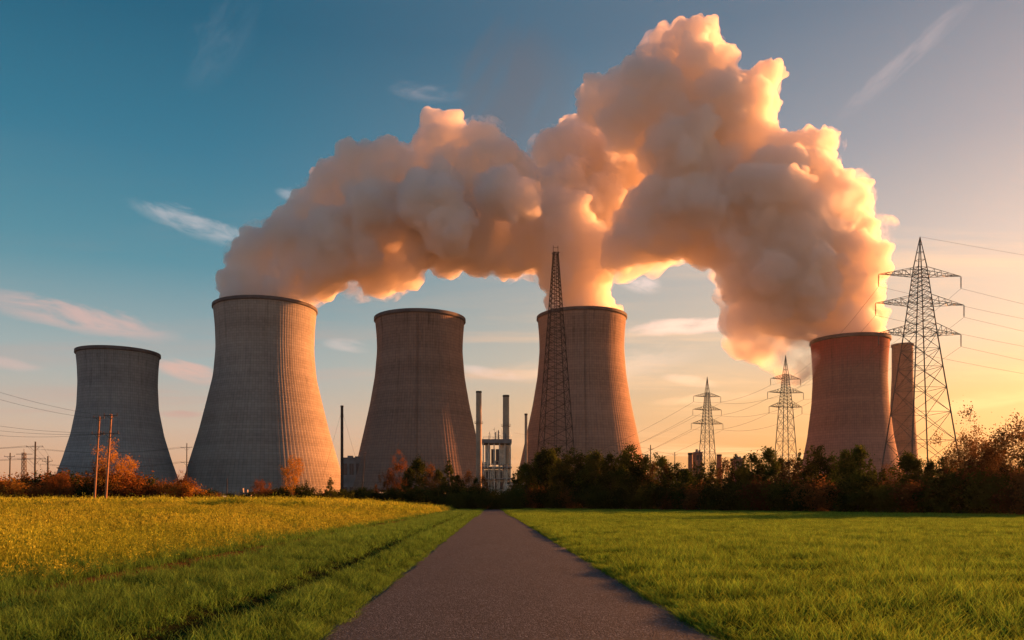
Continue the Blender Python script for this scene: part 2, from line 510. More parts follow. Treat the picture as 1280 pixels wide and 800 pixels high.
def ground_material():
    m, N = new_mat('field_soil_and_sward')
    g = N.n('ShaderNodeNewGeometry')
    s = N.n('ShaderNodeSeparateXYZ', {0: g.outputs['Position']})
    n1 = N.n('ShaderNodeTexNoise', {'Vector': g.outputs['Position'], 'Scale': 0.25, 'Detail': 8.0, 'Roughness': 0.7}).outputs[0]
    n2 = N.n('ShaderNodeTexNoise', {'Vector': N.vm('MULTIPLY', g.outputs['Position'], (1.0, 0.4, 1.0)), 'Scale': 6.0, 'Detail': 8.0, 'Roughness': 0.8}).outputs[0]
    right = N.mix(N.smooth(n1, 0.3, 0.7), (0.04, 0.10, 0.012), (0.07, 0.15, 0.016))
    verge = N.mix(N.smooth(n1, 0.3, 0.7), (0.035, 0.045, 0.014), (0.06, 0.075, 0.02))
    meadow = N.mix(N.smooth(n1, 0.3, 0.7), (0.08, 0.10, 0.015), (0.20, 0.18, 0.03))
    c = N.mix(N.smooth(N.m('ADD', s.outputs[0], N.m('MULTIPLY', n1, 6.0)), -22.0, -8.0), meadow, verge)
    c = N.mix(N.smooth(s.outputs[0], 1.8, 2.5), c, right)
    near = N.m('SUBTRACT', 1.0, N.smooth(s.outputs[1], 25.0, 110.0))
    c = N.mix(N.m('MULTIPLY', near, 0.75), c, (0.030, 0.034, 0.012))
    # bare brown soil in the second wheel rut
    rut = N.m('SUBTRACT', 1.0, N.smooth(N.m('ABSOLUTE', N.m('ADD', s.outputs[0], 7.3)), 0.4, 0.95))
    far = N.smooth(s.outputs[1], 190.0, 260.0)
    c = N.mix(far, c, (0.07, 0.065, 0.03))
    c = N.mix(N.m('MULTIPLY', N.smooth(n2, 0.40, 0.62), 0.5), c, (0.025, 0.028, 0.010))
    c = N.mix(N.m('MULTIPLY', rut, 0.85), c, (0.15, 0.065, 0.03))
    bp = N.n('ShaderNodeBump', {'Height': n2, 'Strength': 0.8, 'Distance': 0.15})
    b = N.n('ShaderNodeBsdfDiffuse', {'Color': c, 'Roughness': 1.0, 'Normal': bp.outputs[0]})
    N.n('ShaderNodeOutputMaterial', {'Surface': b.outputs[0]})
    return m


def asphalt_material():
    m, N = new_mat('asphalt')
    g = N.n('ShaderNodeNewGeometry')
    p = g.outputs['Position']
    s = N.n('ShaderNodeSeparateXYZ', {0: p})
    vo = N.n('ShaderNodeTexVoronoi', {'Vector': p, 'Scale': 42.0}, feature='F1')
    vc = N.n('ShaderNodeTexWhiteNoise', {'Vector': vo.outputs['Position']}).outputs[0]
    n1 = N.n('ShaderNodeTexNoise', {'Vector': N.vm('MULTIPLY', p, (1.0, 0.25, 1.0)), 'Scale': 1.1, 'Detail': 7.0, 'Roughness': 0.7}).outputs[0]
    n2 = N.n('ShaderNodeTexNoise', {'Vector': p, 'Scale': 28.0, 'Detail': 6.0, 'Roughness': 0.8}).outputs[0]
    c = N.mix(N.smooth(n1, 0.3, 0.7), (0.011, 0.0165, 0.023), (0.020, 0.028, 0.039))
    c = N.mix(N.smooth(vc, 0.72, 1.0), c, (0.10, 0.13, 0.17))
    c = N.mix(N.m('MULTIPLY', N.smooth(n2, 0.5, 0.75), 0.5), c, (0.022, 0.02, 0.02))
    ex = N.m('ABSOLUTE', N.m('SUBTRACT', s.outputs[0], 0.27))
    n3 = N.n('ShaderNodeTexNoise', {'Vector': p, 'Scale': 2.2, 'Detail': 6.0, 'Roughness': 0.7}).outputs[0]
    e = N.smooth(N.m('ADD', ex, N.m('MULTIPLY', N.m('SUBTRACT', n3, 0.5), 0.5)), 2.08, 2.34)
    c = N.mix(N.m('MULTIPLY', e, 0.75), c, (0.085, 0.062, 0.04))
    pw = N.vm('ADD', N.vm('MULTIPLY', p, (1.0, 0.35, 1.0)), N.vm('SCALE', N.n('ShaderNodeTexNoise', {'Vector': p, 'Scale': 1.7, 'Detail': 5.0}).outputs[1]))
    ck = N.n('ShaderNodeTexVoronoi', {'Vector': pw, 'Scale': 0.45}, feature='DISTANCE_TO_EDGE')
    gate = N.n('ShaderNodeTexNoise', {'Vector': p, 'Scale': 0.16, 'Detail': 2.0}).outputs[0]
    crack = N.m('MULTIPLY', N.m('SUBTRACT', 1.0, N.smooth(ck.outputs['Distance'], 0.002, 0.012)), N.smooth(gate, 0.50, 0.58))
    c = N.mix(N.m('MULTIPLY', crack, 0.85), c, (0.010, 0.010, 0.010))
    n4 = N.n('ShaderNodeTexNoise', {'Vector': N.vm('MULTIPLY', p, (1.0, 0.12, 1.0)), 'Scale': 3.0, 'Detail': 5.0, 'Roughness': 0.6}).outputs[0]
    c = N.mix(N.m('MULTIPLY', N.smooth(n4, 0.52, 0.72), 0.35), c, (0.045, 0.050, 0.060))
    h = N.m('ADD', N.m('MULTIPLY', vo.outputs['Distance'], -1.0), N.m('MULTIPLY', n2, 0.6))
    bp = N.n('ShaderNodeBump', {'Height': h, 'Strength': 0.8, 'Distance': 0.012})
    b = N.n('ShaderNodeBsdfPrincipled', {'Base Color': c, 'Roughness': 0.75, 'Normal': bp.outputs[0]})
    b.inputs['Specular IOR Level'].default_value = 0.35
    N.n('ShaderNodeOutputMaterial', {'Surface': b.outputs[0]})
    return m


# ------------------------------------------------------------------ ground
PXL, PXR = -2.03, 2.57


def sstep(a, b, x):
    t = np.clip((x - a) / (b - a), 0, 1)
    return t * t * (3 - 2 * t)


def wav(x, y, s, seed):
    r = np.random.RandomState(seed)
    z = 0
    for k in range(7):
        a = r.uniform(0, 2 * np.pi)
        f = s * r.uniform(0.6, 2.2)
        z = z + np.sin((x * np.cos(a) + y * np.sin(a)) * f + r.uniform(0, 6.28)) / 7
    return z


def ground_z(x, y):
    x = np.asarray(x, dtype=float)
    y = np.asarray(y, dtype=float)
    z = np.zeros(np.broadcast(x, y).shape)
    xw = x + 0.12 * wav(x * 0, y, 0.35, 3)
    left = sstep(-1.9, -2.4, xw)
    z = z + left * (0.05 + 0.03 * wav(x, y, 1.6, 5))
    z = z - left * 0.17 * np.exp(-((xw + 3.55) / 0.42) ** 2)
    z = z + left * 0.07 * np.exp(-((xw + 2.8) / 0.4) ** 2)
    z = z - left * 0.12 * np.exp(-((xw + 7.4) / 0.4) ** 2)
    z = z + sstep(-7, -30, x) * sstep(15, 140, y) * (1.25 + 0.10 * wav(x, y, 0.05, 9)) * (1 - sstep(170, 260, y))
    z = z + sstep(-8, -12, x) * 0.06 * wav(x, y, 0.5, 11)
    right = sstep(2.5, 2.8, x)
    z = z + right * (0.03 + 0.035 * wav(x, y, 0.9, 7))
    inpath = (x > PXL - 0.1) & (x < PXR + 0.1)
    z = np.where(inpath, -0.045, z)
    return z


def axis(lin0, lin1, step, far):
    a = list(np.arange(lin0, lin1 + 1e-6, step))
    s = step
    while a[-1] < far:
        s *= 1.18
        a.append(a[-1] + s)
    return a


xp = axis(0, 36, 0.2, 3600)
xs = np.array(sorted(set([-v for v in xp] + xp)))
ys = np.array([-60, -30, -10, 0, 3] + axis(6, 60, 0.5, 3700))
gx, gy = np.meshgrid(xs, ys)
gz = ground_z(gx, gy)
nx, ny = len(xs), len(ys)
idx = np.arange(nx * ny).reshape(ny, nx)
gf = np.stack([idx[:-1, :-1], idx[:-1, 1:], idx[1:, 1:], idx[1:, :-1]], -1).reshape(-1, 4)
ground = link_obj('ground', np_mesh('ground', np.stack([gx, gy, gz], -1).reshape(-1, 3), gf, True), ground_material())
tag(ground, 'flat grassy farmland on both sides of the path', None, None, 'structure')

# path
PATH_END = 196.0
yy = np.array(axis(-12, 60, 0.25, PATH_END))
yy[-1] = PATH_END
rs = np.random.RandomState(4)
lx = PXL + 0.03 * wav(yy * 0, yy, 3.0, 21) + 0.03 * (rs.rand(len(yy)) - 0.5) + 0.10 * wav(yy * 0, yy, 0.9, 25)
rx = PXR + 0.03 * wav(yy * 0, yy, 3.0, 22) + 0.03 * (rs.rand(len(yy)) - 0.5) + 0.10 * wav(yy * 0, yy, 0.9, 26)
rows = []
U = np.array([0, 0.0001, 0.05, 0.25, 0.5, 0.75, 0.95, 0.9999, 1])
ZU = np.array([-0.06, -0.006, 0.0, 0.012, 0.018, 0.012, 0.0, -0.006, -0.06])
for k, y in enumerate(yy):
    for u, zu in zip(U, ZU):
        rows.append((lx[k] + (rx[k] - lx[k]) * u, y, zu))
nu = len(U)
pid = np.arange(len(rows)).reshape(len(yy), nu)
pf = np.stack([pid[:-1, :-1], pid[:-1, 1:], pid[1:, 1:], pid[1:, :-1]], -1).reshape(-1, 4)
path = link_obj('path', np_mesh('path', rows, pf, True), asphalt_material())
tag(path, 'narrow dark asphalt path running straight to the trees', None, None, 'structure')

# ------------------------------------------------------------------ cooling towers
PROF_WIDE = [(0, .615), (.10, .592), (.22, .583), (.367, .613), (.51, .69), (.66, .774), (.80, .868), (.93, .953), (1, 1)]
PROF_SLIM = [(0, .640), (.09, .618), (.18, .610), (.33, .641), (.5, .713), (.66, .80), (.82, .89), (1, 1)]
PROF_FAR = [(0, .71), (.10, .685), (.25, .668), (.40, .69), (.63, .77), (.8, .868), (1, 1)]
PROF_POT = [(0, .650), (.10, .628), (.22, .618), (.40, .635), (.6, .72), (.775, .835), (.9, .93), (1, 1)]


def tower(px, D, rim_y, shell_y, half_base, prof, c, label, top_tint=None, seed=0.0, rib=0.11, nribs=120, legs=True, blotch=0.22):
    X = (px - CX) / F_PX * D
    H = EYE + (HY - rim_y) / F_PX * D
    zb = EYE + (HY - shell_y) / F_PX * D
    rb = half_base / F_PX * D * math.cos(math.atan((px - CX) / F_PX)) - 0.5   # apparent half width of an off-axis round shell
    root = empty('cooling_tower', (X, D, 0), label, 'cooling tower', 'cooling towers of the power station')
    ts = np.array([p[0] for p in prof])
    rr = np.array([p[1] for p in prof])
    nz_ = 70
    t = np.linspace(0, 1, nz_)
    # smooth interpolation (Catmull-like through np.interp then smoothing)
    tt = np.linspace(-0.08, 1.08, 240)
    rf = np.interp(tt, ts, rr)
    rf[tt < 0] = rr[0] + (tt[tt < 0]) * (rr[1] - rr[0]) / (ts[1] - ts[0])
    rf[tt > 1] = rr[-1] + (tt[tt > 1] - 1) * (rr[-1] - rr[-2]) / (ts[-1] - ts[-2])
    ker = np.ones(13) / 13
    rf = np.convolve(np.pad(rf, 6, mode='edge'), ker, 'valid')
    rad = np.interp(t, tt, rf) * rb
    z = H + (zb - H) * t
    # shell with real meridional ribs
    na = nribs * 4
    a = np.arange(na) / na * 2 * np.pi
    off = np.tile([0, 0, rib, rib], nribs)
    ribscale = np.ones(nz_)
    ribscale[:2] = 0
    rout = rad[:, None] + off[None, :] * ribscale[:, None]
    vo = np.stack([rout * np.cos(a), rout * np.sin(a), np.repeat(z[:, None], na, 1)], -1)
    rin = np.repeat((rad - 1.0)[:, None], na, 1)
    vi = np.stack([rin * np.cos(a), rin * np.sin(a), np.repeat(z[:, None], na, 1)], -1)
    V = np.concatenate([vo.reshape(-1, 3), vi.reshape(-1, 3)])
    i1 = np.arange(nz_ * na).reshape(nz_, na)
    i2 = i1 + nz_ * na
    nxt = lambda q: np.roll(q, -1, axis=-1)
    f1 = np.stack([i1[:-1], i1[1:], nxt(i1[1:]), nxt(i1[:-1])], -1).reshape(-1, 4)
    f2 = np.stack([i2[:-1], nxt(i2[:-1]), nxt(i2[1:]), i2[1:]], -1).reshape(-1, 4)
    ft = np.stack([i1[0], nxt(i1[0]), nxt(i2[0]), i2[0]], -1)
    fb = np.stack([i1[-1], i2[-1], nxt(i2[-1]), nxt(i1[-1])], -1)
    link_obj('shell', np_mesh('shell', V, np.concatenate([f1, f2, ft, fb])), tower_mat('tower_concrete', c, H, top_tint, seed, blotch), root)
    # rim walkway: projecting ring, with parapet
    r0 = rad[0]
    mb = MB()
    mb.lathe([(r0 - 1.05, H + 0.02), (r0 - 1.05, H + 1.3), (r0 + 0.9, H + 1.3), (r0 + 1.0, H - 0.9), (r0 + 0.32, H - 1.6), (r0 - 1.05, H + 0.02)], 96)
    mb.build('rim_walkway', MAT['rim'], root)
    if legs:
        mb = MB()
        n = 44
        for i in range(n):
            a0 = 2 * math.pi * i / n
            a1 = 2 * math.pi * (i + 1) / n
            am = (a0 + a1) / 2
            rbase = rad[-1] + 2.2
            top = (rad[-1] * math.cos(am) - 0.5 * math.cos(am), rad[-1] * math.sin(am) - 0.5 * math.sin(am), zb + 0.2)
            for q in (a0, a1):
                mb.bar((rbase * math.cos(q), rbase * math.sin(q), 0.5), top, 0.5, 0.45, 6)
        mb.build('support_columns', MAT['basin'], root)
        mb = MB()
        rr_ = rad[-1]
        mb.lathe([(rr_ + 5.5, -0.3), (rr_ + 5.5, 1.9), (rr_ + 5.0, 1.9), (rr_ + 5.0, 0.55), (0.01, 0.5)], 96)
        mb.build('water_basin', MAT['basin'], root)
    # ladder up the shell facing the camera side
    return root, H, rad, z


def shell_ladder(T, ang):
    root, H, rad, z = T
    mb = MB()
    pts = [((r + 0.5) * math.cos(ang), (r + 0.5) * math.sin(ang), zz) for r, zz in zip(rad, z)]
    for sdx in (-0.45, 0.45):
        mb.path([(p[0] - math.sin(ang) * sdx, p[1] + math.cos(ang) * sdx, p[2]) for p in pts], [0.06] * len(pts), 4)
    for k in range(0, len(pts) - 1):
        for j in range(2):
            a = Vector(pts[k]).lerp(Vector(pts[k + 1]), j / 2)
            mb.bar((a.x - math.sin(ang) * -0.45, a.y + math.cos(ang) * -0.45, a.z), (a.x - math.sin(ang) * 0.45, a.y + math.cos(ang) * 0.45, a.z), 0.07)
    mb.build('ladder', MAT['steel'], root)


T1 = tower(148, 623, 443, 611, 82, PROF_POT, (0.30, 0.31, 0.31), 'small grey cooling tower without steam, farthest left', seed=1)
T2 = tower(332, 680, 387, 619, 106, PROF_WIDE, (0.33, 0.30, 0.265), 'wide steaming grey cooling tower with an orange sunlit right flank', seed=2)
T3 = tower(525, 613, 401, 614, 88, PROF_SLIM, (0.31, 0.205, 0.155), 'brown steamless cooling tower just left of the twin chimneys', seed=3, blotch=0.2)
T4 = tower(727, 690, 398, 617, 87, PROF_SLIM, (0.33, 0.225, 0.17), 'steaming brown cooling tower behind the tall lattice mast', seed=4)
T5 = tower(1062, 640, 427, 617, 71, PROF_FAR, (0.30, 0.17, 0.14), 'reddish steaming cooling tower with a red top band', top_tint=(0.36, 0.045, 0.03), seed=5)
T6 = tower(1128, 918, 432, 617, 23, [(0, .60), (.2, .60), (.5, .72), (1, 1)], (0.26, 0.17, 0.13), 'slender tower half hidden behind the reddish tower and the big pylon', seed=6, nribs=48, legs=False)
shell_ladder(T4, R(-92))
shell_ladder(T3, R(-88))

# ------------------------------------------------------------------ steam plumes


def steam_mat(name, dens, c=(1, 1, 1), aniso=0.25):
    m, N = new_mat(name)
    v = N.n('ShaderNodeVolumePrincipled', {'Color': (*c, 1), 'Density': dens, 'Anisotropy': aniso})
    N.n('ShaderNodeOutputMaterial', {'Volume': v.outputs[0]})
    return m


def ico_np(sub):
    bm = bmesh.new()
    bmesh.ops.create_icosphere(bm, subdivisions=sub, radius=1.0)
    bm.verts.ensure_lookup_table()
    v = np.array([x.co[:] for x in bm.verts])
    f = np.array([[q.index for q in fa.verts] for fa in bm.faces])
    bm.free()
    return v, f


ICO2, ICO1 = ico_np(2), ico_np(1)


def puffs(circles, D, rng, child=(22, 0.26, 0.52), grand=(9, 0.32, 0.5), depth=1.0, grow=0.92):
    out = []
    for c in circles:
        x, y, r = c[:3]
        dd = D + (c[3] if len(c) > 3 else 0)
        p = np.array(P(x, y, dd))
        rad = r / F_PX * dd * grow
        if len(c) <= 3:
            p[1] += rng.uniform(-0.5, 0.5) * rad * depth
        out.append((p, rad, 0))
        out.append((p + np.array([rng.uniform(-.3, .3) * rad, rad * 0.8, rng.uniform(-.3, .3) * rad]), rad * 0.85, 0))
        for _ in range(child[0]):
            d_ = rng.normal(size=3)
            d_ /= np.linalg.norm(d_)
            r1 = rad * rng.uniform(child[1], child[2])
            p1 = p + d_ * (rad * 1.06 - r1 * 0.55)
            out.append((p1, r1, 1))
            for _ in range(grand[0]):
                e = rng.normal(size=3)
                e /= np.linalg.norm(e)
                if e @ d_ < -0.1:
                    e = -e
                r2 = r1 * rng.uniform(grand[1], grand[2])
                out.append((p1 + e * (r1 * 1.05 - r2 * 0.5), r2, 2))
    return out


def keep_largest(me, name, mouth=None):
    n = len(me.vertices)
    co = np.empty(n * 3, dtype=np.float32)
    me.vertices.foreach_get('co', co)
    co = co.reshape(-1, 3)
    e = np.empty(len(me.edges) * 2, dtype=np.int32)
    me.edges.foreach_get('vertices', e)
    e = e.reshape(-1, 2)
    lab = np.arange(n)
    while True:                                   # label propagation with pointer jumping
        mn = np.minimum(lab[e[:, 0]], lab[e[:, 1]])
        new = lab.copy()
        np.minimum.at(new, lab[e[:, 0]], mn)
        np.minimum.at(new, lab[e[:, 1]], mn)
        new = new[new]
        new = new[new]
        if (new == lab).all():
            break
        lab = new
    ids, cnt = np.unique(lab, return_counts=True)
    best = ids[np.argmax(cnt)]
    quads = np.empty(len(me.loops), dtype=np.int32)
    me.loops.foreach_get('vertex_index', quads)
    quads = quads.reshape(-1, 4)
    quads = quads[lab[quads[:, 0]] == best]
    used = np.unique(quads)
    remap = np.zeros(n, dtype=np.int32)
    remap[used] = np.arange(len(used))
    bpy.data.meshes.remove(me)
    return np_mesh(name, co[used], remap[quads])


def squeeze_mouth(me, T):
    """keep the steam inside the tower's mouth and let it widen only above the rim"""
    root, H, rad, z = T
    c = np.array(root.location[:])
    n = len(me.vertices)
    co = np.empty(n * 3, dtype=np.float32)
    me.vertices.foreach_get('co', co)
    co = co.reshape(-1, 3)
    near = co[:, 2] < H + 60
    dxy = co[:, :2] - c[:2]
    rr_ = np.linalg.norm(dxy, axis=1)
    lim = rad[0] * 0.90 + np.clip(co[:, 2] - (H + 1.0), 0, None) * 1.6
    k = np.where(near & (rr_ > lim) & (co[:, 2] < H + 40), lim / np.maximum(rr_, 1e-3), 1.0)
    wgt = np.clip((rad[0] * 2.3 - rr_) / (rad[0] * 0.8), 0, 1)
    k = 1 + (k - 1) * wgt
    co[:, :2] = c[:2] + dxy * k[:, None]
    co[:, 2] = np.maximum(co[:, 2], H - 8)
    me.vertices.foreach_set('co', co.ravel())
    me.update()


def plume_mesh(name, spheres, voxel, disp):
    vs, fs, n = [], [], 0
    for p, r, lv in spheres:
        v, f = ICO2 if lv < 2 else ICO1
        vs.append(v * r + p)
        fs.append(f + n)
        n += len(v)
    me = np_mesh(name + '_raw', np.concatenate(vs), np.concatenate(fs))
    o = bpy.data.objects.new(name + '_raw', me)
    COL.objects.link(o)
    m = o.modifiers.new('r', 'REMESH')
    m.mode = 'VOXEL'
    m.voxel_size = voxel
    m.adaptivity = 0
    for k, (size, st) in enumerate(disp):
        if st < 0:
            tx = bpy.data.textures.new('billow', 'VORONOI')
            tx.noise_scale = size
        else:
            tx = bpy.data.textures.new('billow', 'CLOUDS')
            tx.noise_scale = size
            tx.noise_depth = 2
            tx.noise_type = 'SOFT_NOISE'
        dm = o.modifiers.new('d%d' % k, 'DISPLACE')
        dm.texture = tx
        dm.texture_coords = 'GLOBAL'
        dm.strength = st
        dm.mid_level = 0.5
    m = o.modifiers.new('r2', 'REMESH')
    m.mode = 'VOXEL'
    m.voxel_size = voxel
    m.adaptivity = 0
    dg = bpy.context.evaluated_depsgraph_get()
    dg.update()
    me2 = keep_largest(bpy.data.meshes.new_from_object(o.evaluated_get(dg)), name)
    bpy.data.objects.remove(o)
    bpy.data.meshes.remove(me)
    return me2


C2 = [(334, 392, 52), (300, 352, 25), (322, 345, 34), (352, 345, 36), (380, 352, 30), (300, 326, 18), (330, 312, 30), (368, 302, 38),
      (412, 316, 46), (404, 350, 24), (448, 318, 42), (480, 330, 34), (504, 328, 28), (520, 318, 22),
      (392, 258, 26), (372, 270, 18), (420, 236, 32), (452, 222, 36), (488, 215, 34), (430, 272, 44), (478, 272, 48),
      (524, 275, 44), (498, 196, 16), (550, 172, 32), (545, 205, 30), (578, 225, 36), (602, 188, 32), (620, 205, 30), (558, 250, 40)]
C4 = [(727, 408, 44, 0), (727, 372, 42, 0), (712, 345, 36), (742, 352, 26), (720, 318, 40), (690, 318, 34), (692, 350, 16),
      (640, 308, 34), (700, 282, 40), (732, 290, 20), (726, 262, 26), (706, 222, 28), (690, 242, 32), (656, 226, 24), (624, 236, 32, -50),
      (650, 250, 28, -60), (612, 274, 32), (588, 300, 36), (562, 284, 34, -60), (532, 254, 34, -55), (514, 240, 18, -55), (522, 224, 16, -55),
      (560, 316, 28), (598, 322, 24), (636, 326, 22), (660, 300, 34), (680, 294, 24, -70), (664, 292, 18, -75), (700, 292, 18, -70),
      (720, 300, 24), (556, 240, 20, -70),
      (690, 192, 28, 25), (722, 192, 38, 25), (768, 196, 40, 25), (808, 180, 30, 25), (826, 204, 24, 25), (796, 232, 34, 25),
      (758, 248, 38, 20), (772, 280, 28, 15), (736, 168, 20, 25), (838, 178, 14, 25), (834, 224, 14, 25)]
C5 = [(1062, 440, 44, 0), (1062, 404, 42, 0), (1092, 400, 18, 0), (1046, 368, 44), (1074, 352, 30), (1084, 380, 18), (1052, 322, 46), (1082, 330, 16),
      (1064, 288, 36), (1084, 296, 16), (1072, 248, 26), (1040, 250, 32), (1082, 232, 10), (1016, 272, 54), (990, 312, 54), (968, 350, 46),
      (1000, 370, 40), (930, 330, 36), (908, 296, 40), (952, 256, 56), (1010, 222, 36), (1024, 178, 22), (1010, 196, 26), (1036, 176, 12), (962, 204, 46),
      (944, 118, 28), (936, 150, 32), (958, 98, 20), (966, 130, 12), (900, 206, 56), (902, 144, 50), (872, 100, 44), (838, 74, 40), (862, 62, 34), (884, 78, 28), (896, 96, 20),
      (828, 40, 12), (846, 36, 10), (802, 110, 34), (828, 132, 44), (786, 150, 38), (748, 128, 26), (740, 108, 14), (760, 110, 16), (850, 200, 52), (862, 260, 48), (824, 262, 42),
      (796, 292, 34), (776, 312, 26), (836, 296, 28), (880, 300, 30), (928, 352, 30), (952, 384, 34), (984, 402, 28)]
C5W = [(925, 392, 26), (950, 418, 34), (980, 432, 34), (1000, 452, 26), (942, 436, 20), (985, 466, 16), (1006, 430, 20), (912, 372, 18)]
C4W = [(780, 320, 34, 10), (820, 310, 32, 20), (850, 300, 30, 25)]

rng = np.random.RandomState(12)
steam = steam_mat('steam', 0.20, (1.0, 0.981, 0.957), aniso=0.4)


def thin_steam_mat(k, lo, hi, sc_=0.035):
    m, N = new_mat('thin_steam')
    g = N.n('ShaderNodeTexCoord')
    nz = N.n('ShaderNodeTexNoise', {'Vector': g.outputs['Object'], 'Scale': sc_, 'Detail': 5.0, 'Roughness': 0.6}).outputs[0]
    dn = N.m('MULTIPLY', N.smooth(nz, lo, hi), k)
    v = N.n('ShaderNodeVolumePrincipled', {'Color': (1, 1, 1, 1), 'Density': dn, 'Anisotropy': 0.5})
    N.n('ShaderNodeOutputMaterial', {'Volume': v.outputs[0]})
    return m


thin = thin_steam_mat(0.11, 0.36, 0.66)
torn = thin_steam_mat(0.07, 0.47, 0.70, 0.05)
pl = []
for name, circ, D, vox, seed, T_, label in (
        ('steam_plume', C2, 680, 1.4, 3, T2, 'steam plume blowing right from the wide sunlit tower'),
        ('steam_plume', C4, 690, 1.4, 4, T4, 'billowing steam plume rising behind the tip of the lattice mast'),
        ('steam_plume', C5, 640, 1.3, 5, T5, 'tallest steam plume, rising from the reddish tower on the right')):
    rng = np.random.RandomState(seed)
    me = plume_mesh(name, puffs(circ, D, rng), vox, ((20.0, 6.0), (12.0, -5.0), (6.0, -3.2), (3.4, -1.6)))
    squeeze_mouth(me, T_)
    o = link_obj(name, me, steam)
    tag(o, label, 'steam plume', 'steam plumes')
    pl.append(o)
    rng = np.random.RandomState(seed + 40)
    wm = plume_mesh('torn_steam_edge', puffs([c for c in circ if c[1] < 400 and c[2] > 14], D, rng, (9, .35, .6), (3, .4, .6), grow=0.99), 3.2, ((26.0, 16.0), (9.0, -7.0)))
    squeeze_mouth(wm, T_)
    link_obj('torn_steam_edge', wm, torn, o)
for circ, D, par, seed in ((C5W, 636, pl[2], 6), (C4W, 660, pl[1], 7)):
    rng = np.random.RandomState(seed)
    me = plume_mesh('thin_steam', puffs(circ, D, rng, (10, .4, .6), (3, .4, .6)), 3.0, ((30.0, 14.0), (10.0, 6.0)))
    link_obj('thin_steam', me, thin, par)

# ------------------------------------------------------------------ air
HAZE = 0.00002
mb = MB()
mb.box((-5200, -300, -1.5), (5200, 5200, 620))
m, N = new_mat('evening_air')
v = N.n('ShaderNodeVolumePrincipled', {'Color': (1.0, 0.93, 0.88, 1), 'Density': HAZE, 'Anisotropy': 0.7})
N.n('ShaderNodeOutputMaterial', {'Volume': v.outputs[0]})
if HAZE:
    tag(mb.build('haze', m), 'warm evening haze over the plain', None, None, 'stuff')

# ------------------------------------------------------------------ lattice structures


def lattice(mb_leg, mb_br, w0, w1, z0, z1, n, leg_r, br_r, z_taper=None):
    """four-legged tapered truss, returns width function"""
    def wd(z):
        return w0 + (w1 - w0) * (z - z0) / (z1 - z0)
    zs = [z0]
    ratio = (w1 / w0) ** (1.0 / n) if w1 > 0.02 * w0 else 0.9
    hs = np.array([max(ratio ** k, 0.2) for k in range(n)])
    hs = hs / hs.sum() * (z1 - z0)
    for h in hs:
        zs.append(zs[-1] + h)
    cor = [(-1, -1), (1, -1), (1, 1), (-1, 1)]
    for k in range(n):
        a, b = wd(zs[k]) / 2, wd(zs[k + 1]) / 2
        A = [Vector((c[0] * a, c[1] * a, zs[k])) for c in cor]
        B = [Vector((c[0] * b, c[1] * b, zs[k + 1])) for c in cor]
        for i in range(4):
            j = (i + 1) % 4
            mb_br.bar(A[i], B[j], br_r)
            mb_br.bar(A[j], B[i], br_r)
            mb_br.bar(B[i], B[j], br_r)
    for i, c in enumerate(cor):
        mb_leg[i].bar((c[0] * w0 / 2, c[1] * w0 / 2, z0), (c[0] * w1 / 2, c[1] * w1 / 2, z1), leg_r, leg_r * 0.8)
    return wd


